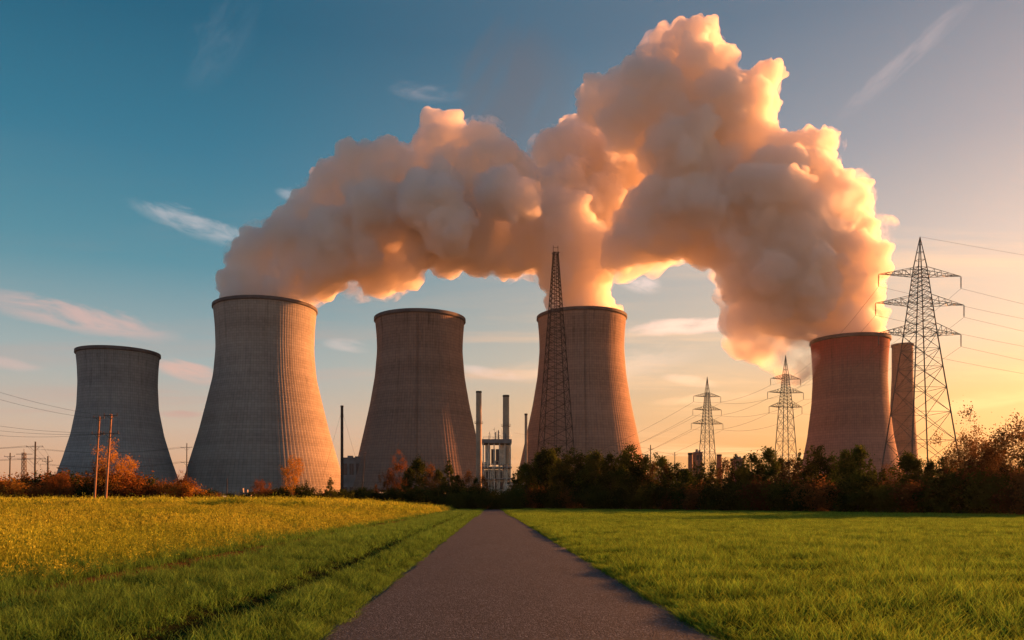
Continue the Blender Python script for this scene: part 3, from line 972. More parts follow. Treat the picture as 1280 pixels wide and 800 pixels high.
def pylon(loc, H, wbase, waist_z, wwaist, wtop, arms, label, rz, s=1.0, cat='pylon'):
    """arms: list of (z, half span, depth)"""
    root = empty('electricity_pylon', loc, label, cat, 'electricity pylons on the right', rz)
    legs = [MB() for _ in range(4)]
    br = MB()
    ztop = arms[0][0] + arms[0][2]
    lattice(legs, br, wbase, wwaist, 0, waist_z, 7, 0.14 * s, 0.050 * s)
    lattice(legs, br, wwaist, wtop, waist_z, ztop, 12, 0.11 * s, 0.045 * s)
    for l in legs:
        l.build('leg', MAT['steel'], root)
    br.build('bracing', MAT['steel'], root)
    pk = MB()
    for c in ((-1, -1), (1, -1), (1, 1), (-1, 1)):
        pk.bar((c[0] * wtop / 2, c[1] * wtop / 2, ztop), (0, 0, H), 0.11 * s, 0.07 * s)
    for k in range(1, 4):
        z = ztop + (H - ztop) * k / 4
        w = wtop / 2 * (1 - k / 4)
        q = [(-w, -w, z), (w, -w, z), (w, w, z), (-w, w, z)]
        for i in range(4):
            pk.bar(q[i], q[(i + 1) % 4], 0.05 * s)
    pk.build('peak', MAT['steel'], root)
    ends = []
    for (z, half, dep) in arms:
        for sg in (-1, 1):
            arm = MB()
            if z > waist_z:
                w = wwaist + (wtop - wwaist) * (z - waist_z) / (ztop - waist_z)
            else:
                w = wbase + (wwaist - wbase) * z / waist_z
            w /= 2
            tip = Vector((sg * half, 0, z + 0.15))
            lo = [Vector((sg * w, -w, z)), Vector((sg * w, w, z))]
            hi = [Vector((sg * w, -w * 0.9, z + dep)), Vector((sg * w, w * 0.9, z + dep))]
            for p in lo + hi:
                arm.bar(p, tip, 0.065 * s, 0.045 * s)
            n = 5
            for k in range(1, n):
                t = k / n
                L = [p.lerp(tip, t) for p in lo]
                Hh = [p.lerp(tip, t) for p in hi]
                L2 = [p.lerp(tip, (k - 1) / n) for p in lo]
                arm.bar(L[0], L[1], 0.035 * s)
                arm.bar(L2[0], L[1], 0.045 * s)
                for i in range(2):
                    arm.bar(L[i], Hh[i], 0.045 * s)
                    arm.bar(L2[i], Hh[i], 0.045 * s)
            a = arm.build('crossarm', MAT['steel'], root)
            ins = MB()
            prof = [(0.05, z + 0.1)]
            for k in range(9):
                zz = z - 0.1 - k * 0.24
                prof += [(0.07, zz + 0.09), (0.19, zz + 0.03), (0.07, zz)]
            prof.append((0.05, z - 2.3))
            ins.lathe(prof, 8, (sg * half, 0))
            ins.build('insulator', MAT['insul'], a)
            ends.append(Vector((sg * half, 0, z - 2.3)))
    mat = Matrix.Translation(Vector(loc)) @ Matrix.Rotation(rz, 4, 'Z')
    bpy.context.view_layer.update()
    return root, [mat @ e for e in ends], mat @ Vector((0, 0, H))


def zpx(y, D):
    return EYE + (HY - y) / F_PX * D


def pylon_px(x, D, ytop, arms_px, half_px, base_px, rz, label, s):
    X = (x - CX) / F_PX * D
    H = zpx(ytop, D)
    k = D / F_PX
    arms = [(zpx(y, D), h * k / math.cos(rz), d_ * k) for (y, h, d_) in arms_px]
    wz = arms[-1][0]
    return pylon((X, D, 0), H, base_px[0] * k, wz, base_px[1] * k, base_px[2] * k, arms, label, rz, s)


C = pylon_px(1150, 160, 296, [(345, 54, 10), (381, 58, 11), (418, 54, 12)], 0, (74, 27, 11), R(5), 'largest steel pylon, in front of the slender tower on the right', 1.0)
B = pylon_px(982, 285, 444, [(474, 20, 6), (491, 24, 6), (509, 22, 7)], 0, (26, 12, 5), R(10), 'steel pylon left of the reddish tower, in front of thin orange steam', 1.15)
A = pylon_px(884, 335, 471, [(496, 18, 5), (512.5, 19, 5), (530, 21, 6)], 0, (22, 10, 4), R(12), 'smallest steel pylon, above the industrial stacks and dark trees', 1.25)


def cable(name, a, b, sag, r, label, group, n=18, cat='power cable'):
    r *= 1.05
    mb = MB()
    pts = []
    for k in range(n + 1):
        t = k / n
        p = Vector(a).lerp(Vector(b), t)
        p.z -= sag * 4 * t * (1 - t)
        pts.append(p)
    mb.path(pts, [r] * len(pts), 4)
    o = mb.build(name, MAT['cable'])
    return tag(o, label, cat, group)


LAB_R = 'thin power cable running off the right edge from the largest pylon'
end0 = Vector((330, 235, 0))
for k, p in enumerate(C[1]):
    q = Vector((end0.x + (p.x - C[0].location.x) * 0.6, end0.y, p.z - 1))
    cable('power_cable', p, q, 7.5, 0.022, LAB_R, 'cables off to the right')
cable('power_cable', C[2], (330, 235, C[2].z), 3.0, 0.02, 'top earth cable running right from the tip of the largest pylon', 'cables off to the right')
for k, (p, q) in enumerate(zip(C[1], B[1])):
    cable('power_cable', p, q, 4.0, 0.026, 'power cable between the largest pylon and the middle pylon', 'cables between the right and middle pylons')
for k, (p, q) in enumerate(zip(B[1], A[1])):
    cable('power_cable', p, q, 2.5, 0.035, 'power cable between the middle pylon and the smallest pylon', 'cables between the middle and small pylons')
for k, p in enumerate(A[1]):
    cable('power_cable', p, (p.x - 75, 560, p.z - 22), 7.0, 0.04, 'power cable running down left from the smallest pylon', 'cables beyond the small pylon')

# tall lattice mast
D = 232
mx, mh = (694.5 - CX) / F_PX * D, zpx(312, D)
mast = empty('lattice_mast', (mx, D, 0), 'tall slim lattice mast in front of the steaming brown tower', 'lattice mast', None, R(8))
legs = [MB() for _ in range(4)]
br = MB()
k = D / F_PX
lattice(legs, br, 50 * k * 0.95, 5.5 * k, 0, mh - 1.0, 32, 0.14, 0.06)
for l in legs:
    l.build('leg', MAT['stack_dark'], mast)
br.build('bracing', MAT['stack_dark'], mast)
mb = MB()
mb.bar((-.9, -.9, mh - 1), (.9, -.9, mh - 1), .1); mb.bar((.9, -.9, mh - 1), (.9, .9, mh - 1), .1)
mb.bar((.9, .9, mh - 1), (-.9, .9, mh - 1), .1); mb.bar((-.9, .9, mh - 1), (-.9, -.9, mh - 1), .1)
mb.bar((-.7, 0, mh - 1), (-.7, 0, mh + 1.2), .08); mb.bar((.7, 0, mh - 1), (.7, 0, mh + 1.2), .08); mb.bar((-.7, 0, mh + .6), (.7, 0, mh + .6), .06)
mb.build('antenna', MAT['steel'], mast)
mb = MB()
for sx in (-0.3, 0.3):
    mb.bar((sx, 0, 0), (sx, 0, mh - 1), 0.09)
for q in range(int(mh)):
    mb.bar((-0.3, 0, q + .5), (0.3, 0, q + .5), 0.05)
mb.build('ladder', MAT['steel'], mast)

# ------------------------------------------------------------------ poles
def pole(x, D, ytop, label, group, r=0.16, lean=(0, 0), arms=(), mat='rust', z0=0.0, name='utility_pole', cat='utility pole'):
    X = (x - CX) / F_PX * D
    H = zpx(ytop, D) - z0
    root = empty(name, (X, D, z0), label, cat, group)
    mb = MB()
    top = (lean[0], lean[1], H)
    mb.path([(0, 0, -0.5), (lean[0] * .5, lean[1] * .5, H / 2), top], [r * 1.25, r, r * 0.8], 8)
    mb.build('shaft', MAT[mat], root)
    tips = []
    for (f, half) in arms:
        c = Vector((lean[0] * f, lean[1] * f, H * f))
        mb = MB()
        mb.bar(c + Vector((-half, -r - .05, 0)), c + Vector((half, -r - .05, 0)), 0.09)
        mb.bar(c + Vector((-half * .55, -r - .05, 0)), c + Vector((0, -r, -half * .55)), 0.05)
        mb.bar(c + Vector((half * .55, -r - .05, 0)), c + Vector((0, -r, -half * .55)), 0.05)
        arm = mb.build('crossarm', MAT['steel'], root)
        for sx in (-0.92, 0, 0.92):
            ins = MB()
            bz = c.z + 0.09
            ins.lathe([(0.03, bz), (0.10, bz + .08), (0.05, bz + .14), (0.10, bz + .2), (0.04, bz + .3), (0.0, bz + .32)], 6, (c.x + sx * half, c.y - r - .05))
            ins.build('insulator', MAT['insul'], arm)
            tips.append(Vector((X, D, z0)) + Vector((c.x + sx * half, c.y - r - .05, bz + .3)))
    return root, tips


pA = pole(117.5, 128, 521, 'left one of two leaning rust brown poles before the small grey tower', 'twin wooden poles', 0.15, (0.9, 0), ((0.985, 0.9), (0.80, 1.0)), z0=1.3)
pB = pole(131.5, 128, 518, 'right one of two leaning rust brown poles before the small grey tower', 'twin wooden poles', 0.17, (1.0, 0), ((0.985, 1.1), (0.79, 1.5)), z0=1.3)
pC = pole(11.5, 240, 566, 'thin pole nearest the left edge of the picture', 'far poles on the left', 0.2, (0.3, 0), ((0.93, 1.6),), 'stack_dark', z0=0.0)
pD = pole(43, 240, 552, 'tallest far pole with two crossarms, left of the small tower', 'far poles on the left', 0.26, (0.3, 0), ((0.92, 2.6), (0.74, 3.4)), 'stack_dark')
pE = pole(59.5, 240, 570, 'short far pole beside the left flank of the small tower', 'far poles on the left', 0.24, (0.1, 0), ((0.9, 1.6), (0.6, 1.4)), 'stack_dark')
pF = pole(233, 330, 554, 'thin pole in the gap between the two left towers', 'far poles on the left', 0.22, (0.2, 0), ((0.93, 2.4), (0.7, 2.4)), 'stack_dark')
pG = pole(283.5, 330, 598, 'short dark post in front of the wide tower base', 'posts before the towers', 0.2, (0.1, 0), (), 'stack_dark')
pH = pole(813, 400, 556, 'dark post right of the brown steaming tower', 'posts near the low works', 0.28, (0.1, 0), ((0.93, 1.4),), 'stack_dark')
pI = pole(843.5, 400, 565, 'thin dark post just left of the red brick stack', 'posts near the low works', 0.22, (0, 0), ((0.95, 1.4),), 'stack_dark')
pJ = pole(451, 300, 566, 'thin dark leaning post before the left foot of the brown steamless tower', 'posts before the towers', 0.13, (1.6, 0), ((0.985, .5),), 'stack_dark')
# twin lattice frame between the far poles
X, D = (30 - CX) / F_PX * 240, 240
tw = empty('lattice_frame_tower', (X, D, 0), 'small twin legged lattice tower between the far poles on the left', 'lattice tower')
legs = [MB() for _ in range(4)]; br = MB()
lattice(legs, br, 1.3, 0.8, 0, zpx(566, 240), 12, 0.10, 0.05)
for l in legs: l.build('leg', MAT['steel'], tw)
br.build('bracing', MAT['steel'], tw)
mb = MB(); zt = zpx(566, 240)
mb.bar((-2.4, 0, zt - .4), (2.6, 0, zt - .4), .1); mb.bar((-2.0, 0, zt - 1.9), (2.2, 0, zt - 1.9), .09); mb.bar((0, 0, zt - .4), (0, 0, zt + 1.2), .08)
mb.build('crossarm', MAT['steel'], tw)

LABL = 'sagging thin cable crossing the sky left of the small grey tower'
for (xa, ya, xb, yb, da, db) in ((-60, 470, 131, 520, 128, 128), (-60, 480, 118, 523, 128, 128), (-60, 522, 133, 541, 128, 128), (-60, 530, 131, 542, 128, 128), (-60, 538, 119, 543, 128, 128)):
    cable('overhead_cable', P(xa, ya, da), P(xb, yb, db), 0.7, 0.018, LABL, 'cables left of the small tower')
for t1, t2 in zip(pD[1][:6], [pE[1][i % 6] for i in range(6)]):
    cable('overhead_cable', t1, t2, 0.3, 0.025, 'short cable between the far poles on the left', 'cables of the far poles')
for t1 in pD[1]:
    cable('overhead_cable', t1, t1 + Vector((-40, 0, 0.5)), 1.2, 0.025, 'cable from the tallest far pole to the left edge', 'cables of the far poles')
for t1 in pF[1]:
    cable('overhead_cable', t1, t1 + Vector((-60, 0, -1.0)), 2.0, 0.028, 'thin cable from the pole in the gap between the left towers', 'cables in the tower gap')
cable('overhead_cable', pH[1][0], pI[1][0], 0.4, 0.04, 'cable between the two posts right of the brown tower', 'cables near the low works')
cable('overhead_cable', pI[1][2], P(960, 560, 400), 1.0, 0.04, 'cable leading right from the thin post past the brick stack', 'cables near the low works')
cable('overhead_cable', pH[1][2], P(642, 541, 400), 1.0, 0.03, 'cable leading left from the post behind the brown tower', 'cables near the low works')

# ------------------------------------------------------------------ power station buildings


def chimney(x, D, ytop, rpx, label, mat='stack', cap=True, group='chimneys of the power station', taper=1.12):
    X = (x - CX) / F_PX * D
    H = zpx(ytop, D)
    r = rpx / F_PX * D
    root = empty('chimney', (X, D, 0), label, 'chimney', group)
    mb = MB()
    mb.lathe([(r * taper, 0), (r, H - 1.2)], 28)
    for q in range(1, 9):
        zz = H * q / 9
        rr_ = r * taper + (r - r * taper) * zz / H
        mb.lathe([(rr_, zz - .2), (rr_ + .12, zz - .15), (rr_ + .12, zz + .15), (rr_, zz + .2)], 28)
    mb.build('shaft', MAT[mat], root)
    mb = MB()
    mb.lathe([(r + .02, H - 1.2), (r + .15, H - 1.0), (r + .15, H), (r - .35, H), (r - .35, H - 2.2)], 28)
    mb.build('cap', MAT['stack_dark'], root)
    if cap:
        mb = MB()
        zz = H * 0.72
        for q in range(12):
            a0, a1 = 2 * math.pi * q / 12, 2 * math.pi * (q + 1) / 12
            rr_ = r * 1.06 + .9
            for dz_ in (0, 1.1):
                mb.bar((rr_ * math.cos(a0), rr_ * math.sin(a0), zz + dz_), (rr_ * math.cos(a1), rr_ * math.sin(a1), zz + dz_), .07)
            mb.bar((rr_ * math.cos(a0), rr_ * math.sin(a0), zz), (rr_ * math.cos(a0), rr_ * math.sin(a0), zz + 1.1), .05)
        mb.lathe([(r, zz - .1), (r * 1.06 + .9, zz - .1), (r * 1.06 + .9, zz + .05), (r, zz + .05)], 12)
        mb.build('gallery', MAT['steel'], root)
    return root


chimney(598.5, 520, 489, 3.4, 'left of the twin tall chimneys between the brown towers')
chimney(632.5, 505, 494, 3.9, 'right of the twin tall chimneys, rising at the boiler house')
chimney(657.5, 520, 517, 1.7, 'thin short chimney at the left edge of the steaming brown tower', cap=False)
chimney(427.5, 560, 507, 1.7, 'thin guyed chimney between the wide tower and the brown steamless tower', mat='stack_dark', cap=False)
chimney(863, 460, 566, 2.8, 'dark red brick stack at the left of the smallest pylon', mat='redclad', cap=False)
chimney(899, 520, 568, 3.0, 'stubby round topped stack right of the smallest pylon', mat='redclad', cap=False)
for sx in (-1, 1):
    p0 = P(427.5, 512, 560)
    cable('guy_wire', p0, (p0.x + sx * 14, 560, 18), 0.3, 0.05, 'guy wire of the thin chimney between the towers', 'guy wires', cat='guy wire')


def bldg(name, x0, x1, ytop, D, depth, mat, label, cat='industrial building', floors=3, bays=4, roof='flat', parapet=True, group='power station buildings'):
    X0, X1 = (x0 - CX) / F_PX * D, (x1 - CX) / F_PX * D
    H = zpx(ytop, D)
    w = X1 - X0
    root = empty(name, ((X0 + X1) / 2, D, 0), label, cat, group)
    mb = MB()
    mb.box((-w / 2, 0, 0), (w / 2, depth, H))
    mb.build('wall', MAT[mat], root)
    mb = MB()
    mb.box((-w / 2 - .3, -.3, H + .005), (w / 2 + .3, depth + .3, H + .7))
    mb.box((-w * .28, depth * .3, H + .7), (-w * .05, depth * .6, H + 2.4))
    mb.box((w * .12, depth * .2, H + .7), (w * .25, depth * .5, H + 1.8))
    mb.build('roof', MAT['greyclad'], root)
    fh = H / floors
    for i in range(floors):
        for j in range(bays):
            bw = w / bays
            m = MB()
            xa = -w / 2 + bw * (j + .18)
            m.box((xa, -.06, fh * (i + .3)), (xa + bw * .64, .02, fh * (i + .78)))
            wn = m.build('window', MAT['window'], root)
            f = MB()
            f.box((xa - .12, -.14, fh * (i + .3) - .15), (xa + bw * .64 + .12, -.02, fh * (i + .3)))
            f.box((xa + bw * .3, -.12, fh * (i + .3)), (xa + bw * .34, -.062, fh * (i + .78)))
            f.build('frame', MAT['greyclad'], wn)
    return root


# boiler house: open steel frame building between the two brown towers
D = 480
X0, X1 = (604 - CX) / F_PX * D, (638 - CX) / F_PX * D
bw_, H = X1 - X0, zpx(549, D)
bh = empty('boiler_house', ((X0 + X1) / 2, D, 0), 'pale open framed boiler house with galleries between the twin chimneys', 'industrial building', 'power station buildings')
mb = MB()
mb.box((-bw_ / 2 + 1.2, 4, 0), (bw_ / 2 - 1.2, 16, H * .55))
mb.box((-bw_ / 2 + 1.2, 4, H * .62), (-bw_ / 2 + 4.2, 16, H - 3))
mb.box((bw_ / 2 - 6.2, 4, H * .62), (bw_ / 2 - 3.5, 16, H - 3))
mb.build('wall', MAT['cream'], bh)
for zf, hh in ((H - 2.4, 2.4), (H * .57, .8), (H * .40, .6), (H * .2, .6)):
    mb = MB()
    mb.box((-bw_ / 2 - .8, -.8, zf), (bw_ / 2 + .8, 17, zf + hh))
    mb.build('floor_slab', MAT['greyclad'], bh)
for xq in np.linspace(-bw_ / 2, bw_ / 2, 6):
    for yq in (0, 16):
        mb = MB()
        mb.bar((xq, yq, 0), (xq, yq, H - 2.4), .4)
        mb.build('column', MAT['cream'], bh)
mb = MB()
for q in range(5):
    xa, xb = -bw_ / 2 + bw_ / 5 * q, -bw_ / 2 + bw_ / 5 * (q + 1)
    mb.bar((xa, 0, H * .2), (xb, 0, H * .4), .15)
    mb.bar((xb, 0, H * .4), (xa, 0, H * .57), .15)
    mb.bar((xa, -.6, H), (xa, -.6, H + 1.3), .1)
    mb.bar((xa, -.6, H + 1.3), (xb, -.6, H + 1.3), .1)
for zf in (H * .57, H * .4, H * .2):
    mb.bar((-bw_ / 2 - .8, -.8, zf + 1.9), (bw_ / 2 + .8, -.8, zf + 1.9), .12)
mb.build('railing', MAT['steel'], bh)
rr = random.Random(5)
mb = MB()
for q in range(16):
    xq = -bw_ / 2 + 1 + (bw_ - 3) * rr.random()
    yq = 14 * rr.random()
    hq = rr.uniform(2, 7.5)
    mb.bar((xq, yq, H), (xq, yq, H + hq), rr.choice((.1, .18, .4)))
    if rr.random() < .6:
        mb.bar((xq, yq, H + hq * .8), (xq + rr.uniform(-2, 2), yq, H + hq * .8), .15)
mb.build('rooftop_pipework', MAT['greyclad'], bh)
mb = MB()
for q in range(26):
    xq = rr.uniform(-bw_ / 2 - .5, bw_ / 2 + .5)
    za = rr.choice((0, H * .2, H * .4, H * .57))
    zb = min(H - 3, za + rr.uniform(3, 12))
    mb.bar((xq, -.9, za), (xq, -.9, zb), rr.choice((.08, .14, .28)), None, 6)
    if rr.random() < .6:
        mb.bar((xq, -.9, zb), (xq + rr.uniform(-4, 4), -.9, zb), .12, None, 6)
mb.build('facade_pipework', MAT['cream'], bh)
mb = MB()
mb.lathe([(0.01, H * .2 + 5.2), (1.5, H * .2 + 4.6), (1.6, H * .2 + .6)], 16, (bw_ / 2 - 2.2, -2.6))
mb.lathe([(0.01, H * .57 + 4.0), (1.0, H * .57 + 3.6), (1.1, H * .57 + .8)], 16, (-bw_ / 2 + 1.6, 2.0))
mb.build('storage_tank', MAT['cream'], bh)
for q, (xa, wd_, za, zb) in enumerate(((-3.4, 2.4, .62, .86), (-.6, 2.0, .62, .86), (-6.5, 2.2, .25, .36), (-2.5, 2.2, .25, .36), (1.5, 2.2, .25, .36), (5.4, 2.2, .25, .36), (-6.5, 2.2, .42, .52), (-2.5, 2.2, .42, .52), (1.5, 2.2, .42, .52))):
    mb = MB()
    y0 = 3.9 if za < .6 else 5
    mb.box((xa, y0, H * za), (xa + wd_, y0 + .3, H * zb))
    mb.build('window', MAT['window'], bh)

bldg('pump_house', 636, 660, 604, 560, 12, 'cream', 'low pale building beside the boiler house foot', floors=1, bays=4)
bldg('turbine_hall', 427, 452, 573, 590, 20, 'greyclad', 'grey hall in the gap right of the wide tower', floors=2, bays=3)
bldg('store_building', 816, 860, 596, 470, 14, 'cream', 'long low store with windows left of the red brick stack', floors=1, bays=6)
bldg('transformer_house', 870, 878, 566, 500, 8, 'redclad', 'narrow blocky tower building behind the smallest pylon', floors=5, bays=2)
bldg('silo_block', 919, 930, 574, 480, 8, 'redclad', 'square brown silo block between the small and middle pylons', floors=4, bays=2)
bldg('gate_house', 293, 313, 618, 300, 5, 'cream', 'small pale hut at the foot of the wide tower', floors=1, bays=2)
bldg('switch_house', 545, 556, 612, 280, 5, 'cream', 'small white hut among bushes before the brown steamless tower', floors=1, bays=2)
# storage dome
D = 450
r = 8 / F_PX * D
dm = empty('storage_dome', ((854 - CX) / F_PX * D, D, 0), 'low round storage dome beside the red brick stack', 'dome')
mb = MB()
zc = zpx(590, D)
mb.lathe([(r, 0), (r, zc - 1)] + [(r * math.cos(a), zc - 1 + r * .8 * math.sin(a)) for a in np.linspace(0, 1.5, 8)], 24)
mb.build('shell', MAT['stack_dark'], dm, smooth=True)
mb = MB(); mb.lathe([(r + .2, zc - 1.4), (r + .2, zc - 1), (r, zc - .9)], 24); mb.build('ring_beam', MAT['steel'], dm)

# ------------------------------------------------------------------ trees


def crown_mesh(name, seed, kind, H, Rd, nleaf, leaf):
    """leaf clumps spread through the volume of a crown"""
    r = np.random.RandomState(seed)
    cl = []
    if kind == 'cone':
        for _ in range(90):
            t = r.rand() ** 0.8
            rad = Rd * (1 - t) ** 0.8 * r.uniform(0.35, 1.05) + 0.1
            a = r.uniform(0, 6.283)
            cl.append((rad * math.cos(a), rad * math.sin(a), H * (0.08 + 0.92 * t), Rd * 0.20 * (1.15 - t)))
    elif kind == 'bush':
        for _ in range(46):
            d_ = r.normal(size=3)
            d_ /= np.linalg.norm(d_)
            q = r.uniform(0.35, 1.0)
            cl.append((d_[0] * Rd * q, d_[1] * Rd * q, H * 0.48 + d_[2] * H * 0.46 * q, Rd * r.uniform(.13, .26)))
    elif kind == 'column':
        for _ in range(70):
            t = r.rand()
            prof = (math.sin(math.pi * min(1, t * 0.9 + 0.12)) ** 0.6) * (1 + .25 * math.sin(t * 11 + seed))
            rad = Rd * prof * r.uniform(0.25, 1.0)
            a = r.uniform(0, 6.283)
            cl.append((rad * math.cos(a), rad * math.sin(a), H * (0.06 + 0.92 * t), Rd * r.uniform(.12, .26)))
    else:  # open broad crown of separate boughs
        for _ in range(50):
            d_ = r.normal(size=3)
            d_ /= np.linalg.norm(d_)
            q = r.uniform(0.5, 1.0)
            lob = 1 + 0.25 * math.sin(3 * math.atan2(d_[1], d_[0]) + seed) + .2 * r.normal()
            cl.append((d_[0] * Rd * q * lob, d_[1] * Rd * q * lob, H * 0.58 + d_[2] * H * 0.40 * q * lob, Rd * r.uniform(.10, .20)))
    cl = np.array(cl)
    w = cl[:, 3] ** 2
    w /= w.sum()
    pick = r.choice(len(cl), nleaf, p=w)
    base = cl[pick]
    g = r.normal(size=(nleaf, 3)) * (base[:, 3:4] * 0.75)
    pos = base[:, :3] + g
    # twigs that stick out past the outline
    tw = r.rand(nleaf) < (0.03 if kind == 'open' else 0.08)
    pos[tw] += r.normal(size=(tw.sum(), 3)) * Rd * 0.16 * np.array([1, 1, 1.3])
    pos[:, 2] = np.maximum(pos[:, 2], 0.05 * H)
    u = r.normal(size=(nleaf, 3)); u /= np.linalg.norm(u, axis=1)[:, None]
    v = np.cross(u, r.normal(size=(nleaf, 3))); v /= np.linalg.norm(v, axis=1)[:, None]
    s = leaf * r.uniform(0.6, 1.4, size=(nleaf, 1))
    q = np.stack([pos - u * s, pos + v * s * 0.5, pos + u * s, pos - v * s * 0.5], 1).reshape(-1, 3)
    me = np_mesh(name, q, np.arange(nleaf * 4).reshape(-1, 4))
    return me, cl


def trunk_mesh(name, seed, H, cl, r0, kind):
    r = random.Random(seed)
    mb = MB()
    top = H * (0.95 if kind in ('cone', 'column') else 0.62)
    pts, rad = [], []
    x = y = 0.0
    n = 7
    for k in range(n + 1):
        t = k / n
        pts.append((x, y, top * t - (0.4 if k == 0 else 0)))
        rad.append(r0 * (1.25 if k == 0 else 1 - 0.85 * t))
        x += r.uniform(-1, 1) * H * 0.012
        y += r.uniform(-1, 1) * H * 0.012
    mb.path(pts, rad, 7)
    cs = sorted(cl.tolist(), key=lambda c: r.random())[:26 if kind != 'bush' else 14]
    for c in cs:
        zt = max(0.12 * H, min(top * 0.96, c[2] - math.hypot(c[0], c[1]) * r.uniform(0.5, 1.1)))
        if kind == 'bush':
            zt = 0.05 * H + 0.1 * r.random() * H
        t = zt / top
        k = min(n - 1, int(t * n))
        p0 = Vector(pts[k]).lerp(Vector(pts[k + 1]), t * n - k)
        p1 = Vector(c[:3])
        mid = p0.lerp(p1, 0.5) + Vector((0, 0, (p1 - p0).length * 0.08 * r.uniform(-1, 1)))
        rr_ = max(0.02, r0 * 0.38 * (1 - t))
        mb.path([p0, mid, p1], [rr_, rr_ * .6, rr_ * .2], 5)
    return mb.mesh(name, True)


PROTO = {}


def proto(key, kind, H, Rd, nleaf, leaf, mat, bark='bark', seeds=3, r0=None):
    L = []
    for s in range(seeds):
        sd_ = abs(hash(key)) % 1000 if False else sum(map(ord, key)) * 7 + s
        me, cl = crown_mesh('crown', sd_, kind, H, Rd, nleaf, leaf)
        me.materials.append(MAT[mat])
        tm = trunk_mesh('trunk', sd_ + 1, H, cl, r0 or H * 0.018, kind)
        tm.materials.append(MAT[bark])
        L.append((me, tm, H, Rd))
    PROTO[key] = L


proto('dark', 'column', 10, 2.5, 5200, 0.17, 'leaf_dark', seeds=5)
proto('darkwide', 'open', 10, 3.2, 5200, 0.17, 'leaf_dark', seeds=4)
proto('green', 'column', 10, 2.3, 4800, 0.17, 'leaf_green', seeds=4)
proto('conifer', 'cone', 10, 2.6, 5600, 0.16, 'leaf_dark', seeds=4)
proto('brown', 'column', 10, 2.4, 2600, 0.15, 'leaf_brown', seeds=4)
proto('brownopen', 'open', 10, 3.9, 8500, 0.105, 'leaf_brown', seeds=4)
proto('bush_dark', 'bush', 4, 2.4, 3000, 0.15, 'leaf_dark', seeds=4)
proto('bush_brown', 'bush', 4, 2.4, 3000, 0.14, 'leaf_brown', seeds=4)
proto('bush_rust', 'bush', 4, 2.5, 3000, 0.13, 'leaf_rust', seeds=4)
proto('bush_orange', 'bush', 4, 2.5, 3000, 0.13, 'leaf_orange', seeds=4)
proto('tree_orange', 'open', 9, 3.2, 4200, 0.12, 'leaf_orange', 'bark_pale', seeds=2)
proto('tree_rust', 'open', 9, 3.4, 5200, 0.12, 'leaf_rust', 'bark', seeds=2)
NTREE = [0]


def tree(key, X, Y, H, label, cat, group=None, name=None, wf=1.0, variant=None):
    L = PROTO[key]
    NTREE[0] += 1
    r = random.Random(NTREE[0] * 13)
    me, tm, h0, rd0 = L[(NTREE[0] if variant is None else variant) % len(L)]
    if name is None:
        name = 'bush' if 'bush' in key else 'tree'
    z = float(ground_z(X, Y))
    root = empty(name, (X, Y, z - 0.05), label, cat, group, r.uniform(0, 6.28))
    s = H / h0
    root.scale = (s * wf, s * wf, s)
    for nm, m_ in (('crown', me), ('trunk', tm)):
        o = bpy.data.objects.new(nm, m_)
        COL.objects.link(o)
        o.parent = root
    return root


def tree_px(key, x, D, ytop, label, cat, group=None, wf=1.0, name=None, variant=None):
    X = (x - CX) / F_PX * D
    z = float(ground_z(X, D))
    return tree(key, X, D, (zpx(ytop, D) - z) * 1.10, label, cat, group, name, wf, variant)


# skyline of the tree belt: (photo x, top y)
SKY_R = [(640, 600), (665, 590), (690, 584), (705, 582), (725, 584), (745, 580), (760, 580), (780, 578), (795, 582), (812, 596), (830, 590), (845, 602),
         (868, 592), (885, 582), (905, 584), (930, 580), (955, 582), (975, 592), (990, 584), (1010, 577), (1030, 584), (1050, 578), (1072, 576), (1090, 584),
         (1110, 592), (1130, 584), (1150, 594), (1175, 590), (1190, 590), (1215, 588), (1240, 586), (1260, 590), (1290, 590), (1340, 590)]


def belt_D(x):
    return float(np.interp(x, [560, 640, 900, 1100, 1280, 1400], [222, 220, 150, 120, 93, 80]))


def seg_label(x, kind):
    spots = [(675, 'left of the lattice mast foot'), (735, 'right of the lattice mast foot'), (805, 'below the steaming brown tower'),
             (862, 'before the low brick stack'), (925, 'at the foot of the smallest pylon'), (1005, 'at the foot of the middle pylon'),
             (1070, 'below the reddish tower, left half'), (1125, 'below the reddish tower, right half'), (1190, 'at the foot of the largest pylon'), (2000, 'near the right edge')]
    for lim, s in spots:
        if x < lim:
            return '%s %s' % (kind, s)


rg = random.Random(77)
x = 642.0
while x < 1345:
    D = belt_D(x)
    ytop = float(np.interp(x, [p[0] for p in SKY_R], [p[1] for p in SKY_R])) + rg.uniform(-17, 0)
    key = rg.choices(['dark', 'conifer', 'green', 'darkwide', 'brown'], [5, 5, 4, 1, 0.8])[0]
    if x > 1110:
        key = rg.choices(['dark', 'brown', 'brownopen', 'green', 'darkwide'], [3, 3, 3, 1, 2])[0]
    words = {'dark': 'dense dark green tree in the belt', 'conifer': 'dark pointed conifer in the belt', 'green': 'mid green upright tree in the belt',
             'darkwide': 'dark rounded tree in the belt', 'brown': 'thin brownish tree in the belt', 'brownopen': 'loose brown tree in the belt'}[key]
    tree_px(key, x, D + rg.uniform(1, 9), ytop, seg_label(x, words), 'tree', 'trees of the dark belt right of the path', wf=rg.uniform(.8, 1.15))
    x += 1000.0 / D * rg.uniform(1.4, 2.2)
